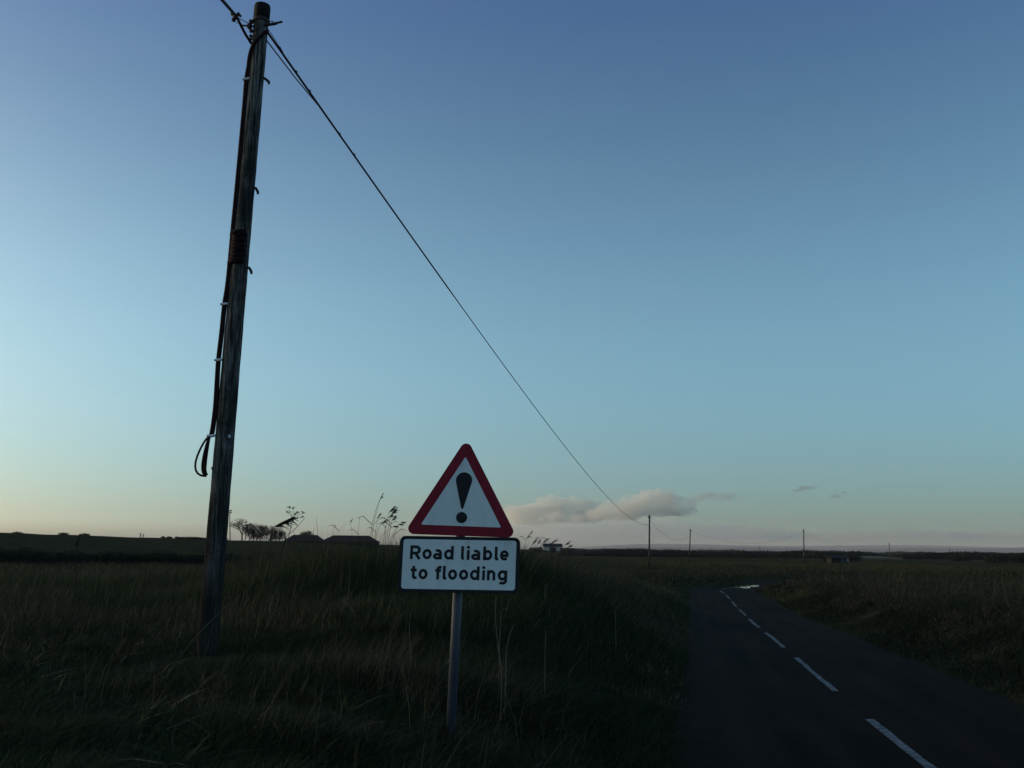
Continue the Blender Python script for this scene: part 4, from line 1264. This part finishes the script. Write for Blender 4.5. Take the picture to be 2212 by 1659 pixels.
def build_buildings():
    for (zx0, zx1, zr), Y, hip, lab in (((735, 1150, 684), 320, 2.2, 'left barn with a dark red hipped sheet roof showing above the reeds'), ((1150, 1760, 689), 326, 3.2, 'long right barn with a dark red hipped sheet roof showing above the reeds')):
        (pa, pr), (pb, _) = Z6(zx0, zr), Z6(zx1, zr)
        A, B = at(pa, pr, Y), at(pb, pr, Y); cx = (A.x + B.x) / 2; z = gz(cx, Y) - .3
        root = empty('barn', (cx, Y, z), lab, 'barn', 'barns on the skyline')
        wl, rf = MB(), MB(); top = A.z - z; hr = 2.0
        gable(wl, rf, (cx, Y, z), B.x - A.x - .5, 10, top - hr, hr, hip)
        wl.build('wall', M_WALLD, root); rf.build('roof', M_ROOFR, root)
        dr = MB(); dr.box((cx - 1, Y - 5.03, z + (top - hr) * .42), (3.2, .06, (top - hr) * .8)); dr.build('door', M_WALLD, root)
    # white houses right of the sign
    Y = 690
    for zx0, zx1, zt, lab, depth in ((405, 455, 643, 'left white house beyond the reeds, lower and partly hidden', 7), (462, 545, 631, 'right white house beyond the reeds, longer with a dark slate roof', 8)):
        (pa, pt), (pb, _) = Z7(zx0, zt), Z7(zx1, zt)
        A, B = at(pa, pt, Y), at(pb, pt, Y); cx = (A.x + B.x) / 2; z = gz(cx, Y) - .3
        w_ = max(6, B.x - A.x); top = max(5.0, A.z - z); hr = 2.2
        root = empty('white_house', (cx, Y, z), lab, 'house', 'white houses')
        wl, rf = MB(), MB(); gable(wl, rf, (cx, Y, z), w_, depth, top - hr, hr, 0, .3)
        wl.build('wall', M_CREAM, root); r_ = rf.build('roof', M_SLATE, root)
        ch = MB(); ch.box((cx - w_ * .4, Y, z + top + .35), (.9, .8, 1.3)); ch.tube([(cx - w_ * .4, Y, z + top + 1.0), (cx - w_ * .4, Y, z + top + 1.35)], .16, 8); ch.build('chimney', M_CREAM, r_)
        for dx in (-.28, .05, .32):
            wn = MB(); wn.box((cx + dx * w_, Y - depth / 2 - .03, z + (top - hr) * .62), (.9, .06, 1.0)); wn.build('window', M_GLASS, root)
    # dark shed on the right
    Y = 222
    Z8 = lambda zx, zy: ((1890 + zx * .31736) / 1.1718, (1180 + zy * .31736) / 1.1718)
    A, B = at(*Z8(655, 716), Y), at(*Z8(786, 716), Y); cx = (A.x + B.x) / 2; z = gz(cx, Y) - .1
    root = empty('field_shed', (cx, Y, z), 'low dark field shed with a paler right end, beyond the right bank', 'shed')
    wl, rf = MB(), MB(); top = max(1.9, A.z - z); w_ = B.x - A.x
    gable(wl, rf, (cx, Y, z), w_, 3.4, top - .5, .5, 0, .15); wl.build('wall', M_WALLD, root); rf.build('roof', M_SLATE, root)
    pn = MB(); pn.box((cx + w_ * .27, Y - 1.74, z + (top - .5) * .5), (w_ * .40, .06, (top - .5) * .9)); pn.build('door', mat('grey_door_sheet', (.035, .036, .045), .6, .3), root)
    ed = MB(); ed.box((cx + w_ * .5 - .04, Y - 1.76, z + (top - .5) * .75), (.12, .1, (top - .5) * .5)); ed.build('corner_board', M_CREAM, root)
    # pale field strips in the distance, lying on the flats
    def strip(name, px0, px1, py0, py1, Y, dz=1.6):
        a, b = at(px0, py0, Y), at(px1, py0, Y); z = min(gz(a.x, Y), gz(b.x, Y)) - .5
        zt = a.z; zf = at(px0, py1, Y).z
        m_ = MB().add([(a.x, Y, z), (b.x, Y, z), (a.x, Y, zf), (b.x, Y, zf), (a.x + 3, Y + 60, zt + .15), (b.x - 6, Y + 60, zt + .15), (a.x + 3, Y + 60, z), (b.x - 6, Y + 60, z)],
                      [(0, 1, 3, 2), (2, 3, 5, 4), (4, 5, 7, 6), (0, 2, 4, 6), (1, 7, 5, 3)])
        o = m_.build(name, M_STUB, None, loc=((a.x + b.x) / 2, Y, z)); tag(o, kind='structure')
    strip('stubble_field', 1858, 1950, 1199.5, 1203.5, 430)

    # floodlight mast
    Y = 290
    p = at(*Z6(98, 785), Y); T = at(*Z6(95, 408), Y); z = gz(p.x, Y)
    root = empty('floodlight_mast', (p.x, Y, z), 'slim mast with two floodlights pointing right, beside the tallest bare tree', 'light mast')
    s_ = MB(); s_.tube([(p.x, Y, z - .3), tuple(T)], [.16, .10], 10); s_.build('mast_pole', M_IRON, root)
    for dz in (0.0, -.62):
        h_ = MB(); c_ = T + Vector((.38, 0, dz)); ax = (Vector((.94, 0, .34)), Vector((0, 1, 0)), Vector((-.34, 0, .94)))
        h_.box(c_, (.62, .4, .26), ax); h_.tube([T + Vector((0, 0, dz - .1)), c_ - Vector((.1, 0, .1))], .05, 6)
        h_.build('floodlight', M_IRON, root)
    # small far posts on the left skyline
    Z5 = lambda zx, zy: ((zx * .27125) / 1.1718, (1230 + zy * .27125) / 1.1718)
    Y = 420
    a, b = at(*Z5(1312, 436), Y), at(*Z5(1338, 446), Y); z = gz(a.x, Y) - 2
    root = empty('twin_pole', ((a.x + b.x) / 2, Y, z), 'pair of far poles joined by crossbars on the left skyline', 'utility pole')
    for q, r_ in ((a, .16), (b, .13)):
        s_ = MB(); s_.tube([(q.x, Y, z), tuple(q)], r_, 8); s_.build('leg', M_POLE, root)
    s_ = MB()
    for f in (.7, 1.25, 1.8): s_.tube([a - Vector((.5, 0, f)), b + Vector((.5, 0, -f + .3))], .06, 6)
    s_.build('crossbar', M_IRON, root)
    for zx, zt, lab in ((893, 466, 'tiny far post on the left skyline, the nearer to the dock head'), (1163, 478, 'tiny far post on the left skyline, between the other post and the twin poles')):
        q = at(*Z5(zx, zt), Y); z = gz(q.x, Y) - 1
        root = empty('far_post', (q.x, Y, z), lab, 'post', 'far posts on the left skyline')
        s_ = MB(); s_.tube([(q.x, Y, z), tuple(q)], .13, 8); s_.build('post_shaft', M_POLE, root)
        s_ = MB(); s_.box(q - Vector((0, .15, .25)), (.9, .08, .1)); s_.build('crossbar', M_IRON, root)
build_buildings()

# ------------------------------------------------------------------ hills on the horizon
def build_hills():
    n = 160
    def ridge(Y, px0, px1, fn, name, depth, mt):
        V = []; F = []
        for i, px in enumerate(np.linspace(px0, px1, n)):
            p = at(px, fn(px), Y); x = p.x; zt = p.z
            for f, dy in ((-.2, -depth), (.35, -depth * .55), (.8, -depth * .2), (1.0, 0), (.5, depth * .6), (-.2, depth * 1.2)):
                V.append((x * (Y + dy) / Y, Y + dy, max(-.2, zt) * f + (2 * vnoise(px, dy, 37.) if 0 < f < 1 else 0)))
        for i in range(n - 1):
            for k in range(5):
                a = i * 6 + k; F.append((a, a + 6, a + 7, a + 1))
        o = MB().add(V, F).build(name, mt, None, True, loc=(0, 0, 0)); tag(o, kind='structure')
    mt = noise_mat('hill_pasture', [(.3, (.035, .040, .030)), (.7, (.075, .070, .055))], .002, 6)
    f1 = lambda px: 1183 + (px - 1600) * .0035 + 2.2 * math.sin(px * .0075 + .5) + 1.3 * math.sin(px * .021 + 1) + .6 * math.sin(px * .05) + (7 if px < 1200 else 7 * (1 - min(1, (px - 1200) / 330)))
    ridge(9000, 900, 2700, f1, 'hills', 1500, mt)
    f2 = lambda px: 1176 + abs(px - 1520) * .008 + 2.0 * math.sin(px * .011 + 2) + (0 if px > 1380 else (1380 - px) * .035)
    ridge(14000, 1050, 2700, f2, 'far_hills', 1500, mt)
build_hills()

# ------------------------------------------------------------------ clouds, far beyond everything
from mathutils import noise as mnoise
def cloud_mat(name, dens, col, scale, cut):
    M = bpy.data.materials.new(name); M.use_nodes = True
    N, L = M.node_tree.nodes, M.node_tree.links
    N.remove(N['Principled BSDF'])
    v = N.new('ShaderNodeVolumePrincipled'); v.inputs['Color'].default_value = (*col, 1); v.inputs['Anisotropy'].default_value = 0.15
    tc = N.new('ShaderNodeTexCoord'); no = N.new('ShaderNodeTexNoise'); no.inputs['Scale'].default_value = scale; no.inputs['Detail'].default_value = 5; no.inputs['Roughness'].default_value = .6
    mr = N.new('ShaderNodeMapRange'); mr.inputs[1].default_value = cut; mr.inputs[2].default_value = cut + .25; mr.inputs[3].default_value = 0; mr.inputs[4].default_value = dens
    L.new(tc.outputs['Object'], no.inputs[0]); L.new(no.outputs[0], mr.inputs[0]); L.new(mr.outputs[0], v.inputs['Density'])
    L.new(v.outputs[0], N['Material Output'].inputs['Volume'])
    M.cycles.volume_sampling = 'MULTIPLE_IMPORTANCE'
    return M

def cloud(blobs, Y, label, dens, seed, vox=45, amp=60, col=(1.0, .96, .87), scale=.0022, cut=.36):
    """union of puffs (px, py, rx, ry in photo pixels) at distance Y, roughened, filled with uneven vapour"""
    k = Y / FPX
    mb = MB(); rnd = random.Random(seed)
    c0 = at(blobs[0][0], blobs[0][1], Y)
    for px, py, rx, ry in blobs:
        c = at(px, py, Y + rnd.uniform(-1, 1) * rx * k * .4)
        mb.ball(c, 1, 16, 10, (rx * k, max(rx * k * .55, ry * k), ry * k))
        for q in range(int(3 + rx / 9)):                          # little billows round its upper side
            an = rnd.uniform(-.1, 1.1) * math.pi; f = rnd.uniform(.22, .42)
            cc = c + Vector((math.cos(an) * rx * k * .85, rnd.uniform(-.5, .2) * rx * k * .5, math.sin(an) * ry * k * .8))
            mb.ball(cc, 1, 10, 7, (min(rx, ry * 2.2) * k * f, min(rx, ry * 2) * k * f, ry * k * f * 1.15))
    o = mb.build('cloud', cloud_mat('cloud_vapour', dens, col, scale, cut), loc=tuple(c0))
    md = o.modifiers.new('r', 'REMESH'); md.mode = 'VOXEL'; md.voxel_size = vox
    dg = bpy.context.evaluated_depsgraph_get()
    me = bpy.data.meshes.new_from_object(o.evaluated_get(dg))
    o.modifiers.clear(); old = o.data; o.data = me
    if not me.materials: me.materials.append(old.materials[0])
    nv = len(me.vertices)
    co = np.zeros(nv * 3, np.float32); me.vertices.foreach_get('co', co); co = co.reshape(-1, 3)
    nr = np.zeros(nv * 3, np.float32); me.vertices.foreach_get('normal', nr); nr = nr.reshape(-1, 3)
    d = np.array([mnoise.fractal(Vector(p) / 320.0 + Vector((seed, 0, 0)), 1.0, 2.1, 4) for p in co])
    me.vertices.foreach_set('co', (co + nr * (d * amp)[:, None]).ravel()); me.update()
    tag(o, label, 'cloud', 'low clouds near the horizon')

cloud([(1385, 1085, 50, 20), (1418, 1074, 40, 18), (1452, 1084, 46, 13), (1345, 1098, 52, 16), (1482, 1086, 30, 8), (1400, 1104, 80, 12), (1368, 1080, 30, 15), (1440, 1064, 18, 8), (1330, 1112, 70, 12), (1440, 1104, 70, 12)], 24000, 'tallest billow of the low cloud bank, where the long cable comes down', .0040, 1)
cloud([(1150, 1106, 60, 16), (1195, 1088, 40, 16), (1215, 1106, 56, 18), (1268, 1092, 42, 13), (1308, 1094, 28, 9), (1240, 1080, 20, 9), (1112, 1102, 40, 15), (1150, 1122, 70, 14), (1250, 1116, 70, 14)], 25000, 'left half of the low cloud bank, just right of the sign triangle', .0034, 2)
cloud([(1200, 1118, 20, 11), (1166, 1123, 13, 7), (1188, 1112, 11, 8), (1213, 1110, 11, 7)], 21500, 'small bright cauliflower puff in front of the left cloud bank', .0060, 3, 25, 40, scale=.004)
cloud([(1252, 1118, 24, 7), (1275, 1122, 16, 5), (1330, 1124, 20, 7)], 21700, 'small pale puffs in the middle of the cloud bank, beneath the cable', .0040, 4, 25, 40, scale=.004)
cloud([(1530, 1070, 30, 7), (1560, 1073, 28, 6), (1590, 1072, 14, 6), (1510, 1076, 18, 5)], 24500, 'flat grey wisp just right of the tallest cloud billow', .0034, 5, 25, 60, (.66, .62, .66), .003, .4)
cloud([(1745, 1054, 18, 3.5), (1720, 1059, 16, 3), (1758, 1051, 8, 4)], 24500, 'thin grey streak, highest of the small wisps on the right', .0045, 6, 18, 40, (.45, .40, .46), .004)
cloud([(1805, 1072, 14, 4), (1822, 1064, 14, 3.5)], 24600, 'small grey smudge right of the thin streak', .0038, 7, 18, 40, (.45, .40, .46), .004)
cloud([(1300, 1146, 230, 20), (1520, 1152, 220, 17), (1420, 1130, 110, 14), (1180, 1140, 110, 16)], 27000, 'dim grey layer along the horizon beneath the cloud bank', .00055, 9, 110, 120, (.92, .88, .84), .0009, .34)
cloud([(1880, 1160, 90, 10), (1840, 1146, 40, 7), (1945, 1142, 30, 8), (2050, 1158, 120, 9), (2200, 1160, 100, 9), (1700, 1160, 90, 9)], 27500, 'long faint band of cloud low over the right-hand hills', .00070, 10, 80, 100, (.55, .58, .64), .0012, .36)

# ------------------------------------------------------------------ haze
def build_haze():
    hb = MB(); hb.box((0, 2000, 99), (36000, 36000, 202))
    M = bpy.data.materials.new('evening_haze'); M.use_nodes = True
    N, L = M.node_tree.nodes, M.node_tree.links
    N.remove(N['Principled BSDF'])
    v = N.new('ShaderNodeVolumePrincipled'); v.inputs['Color'].default_value = (.9, .9, .92, 1); v.inputs['Density'].default_value = 5e-5; v.inputs['Anisotropy'].default_value = 0.0
    L.new(v.outputs[0], N['Material Output'].inputs['Volume'])
    o = hb.build('haze', M, loc=(0, 2000, 0)); tag(o, kind='stuff')
build_haze()
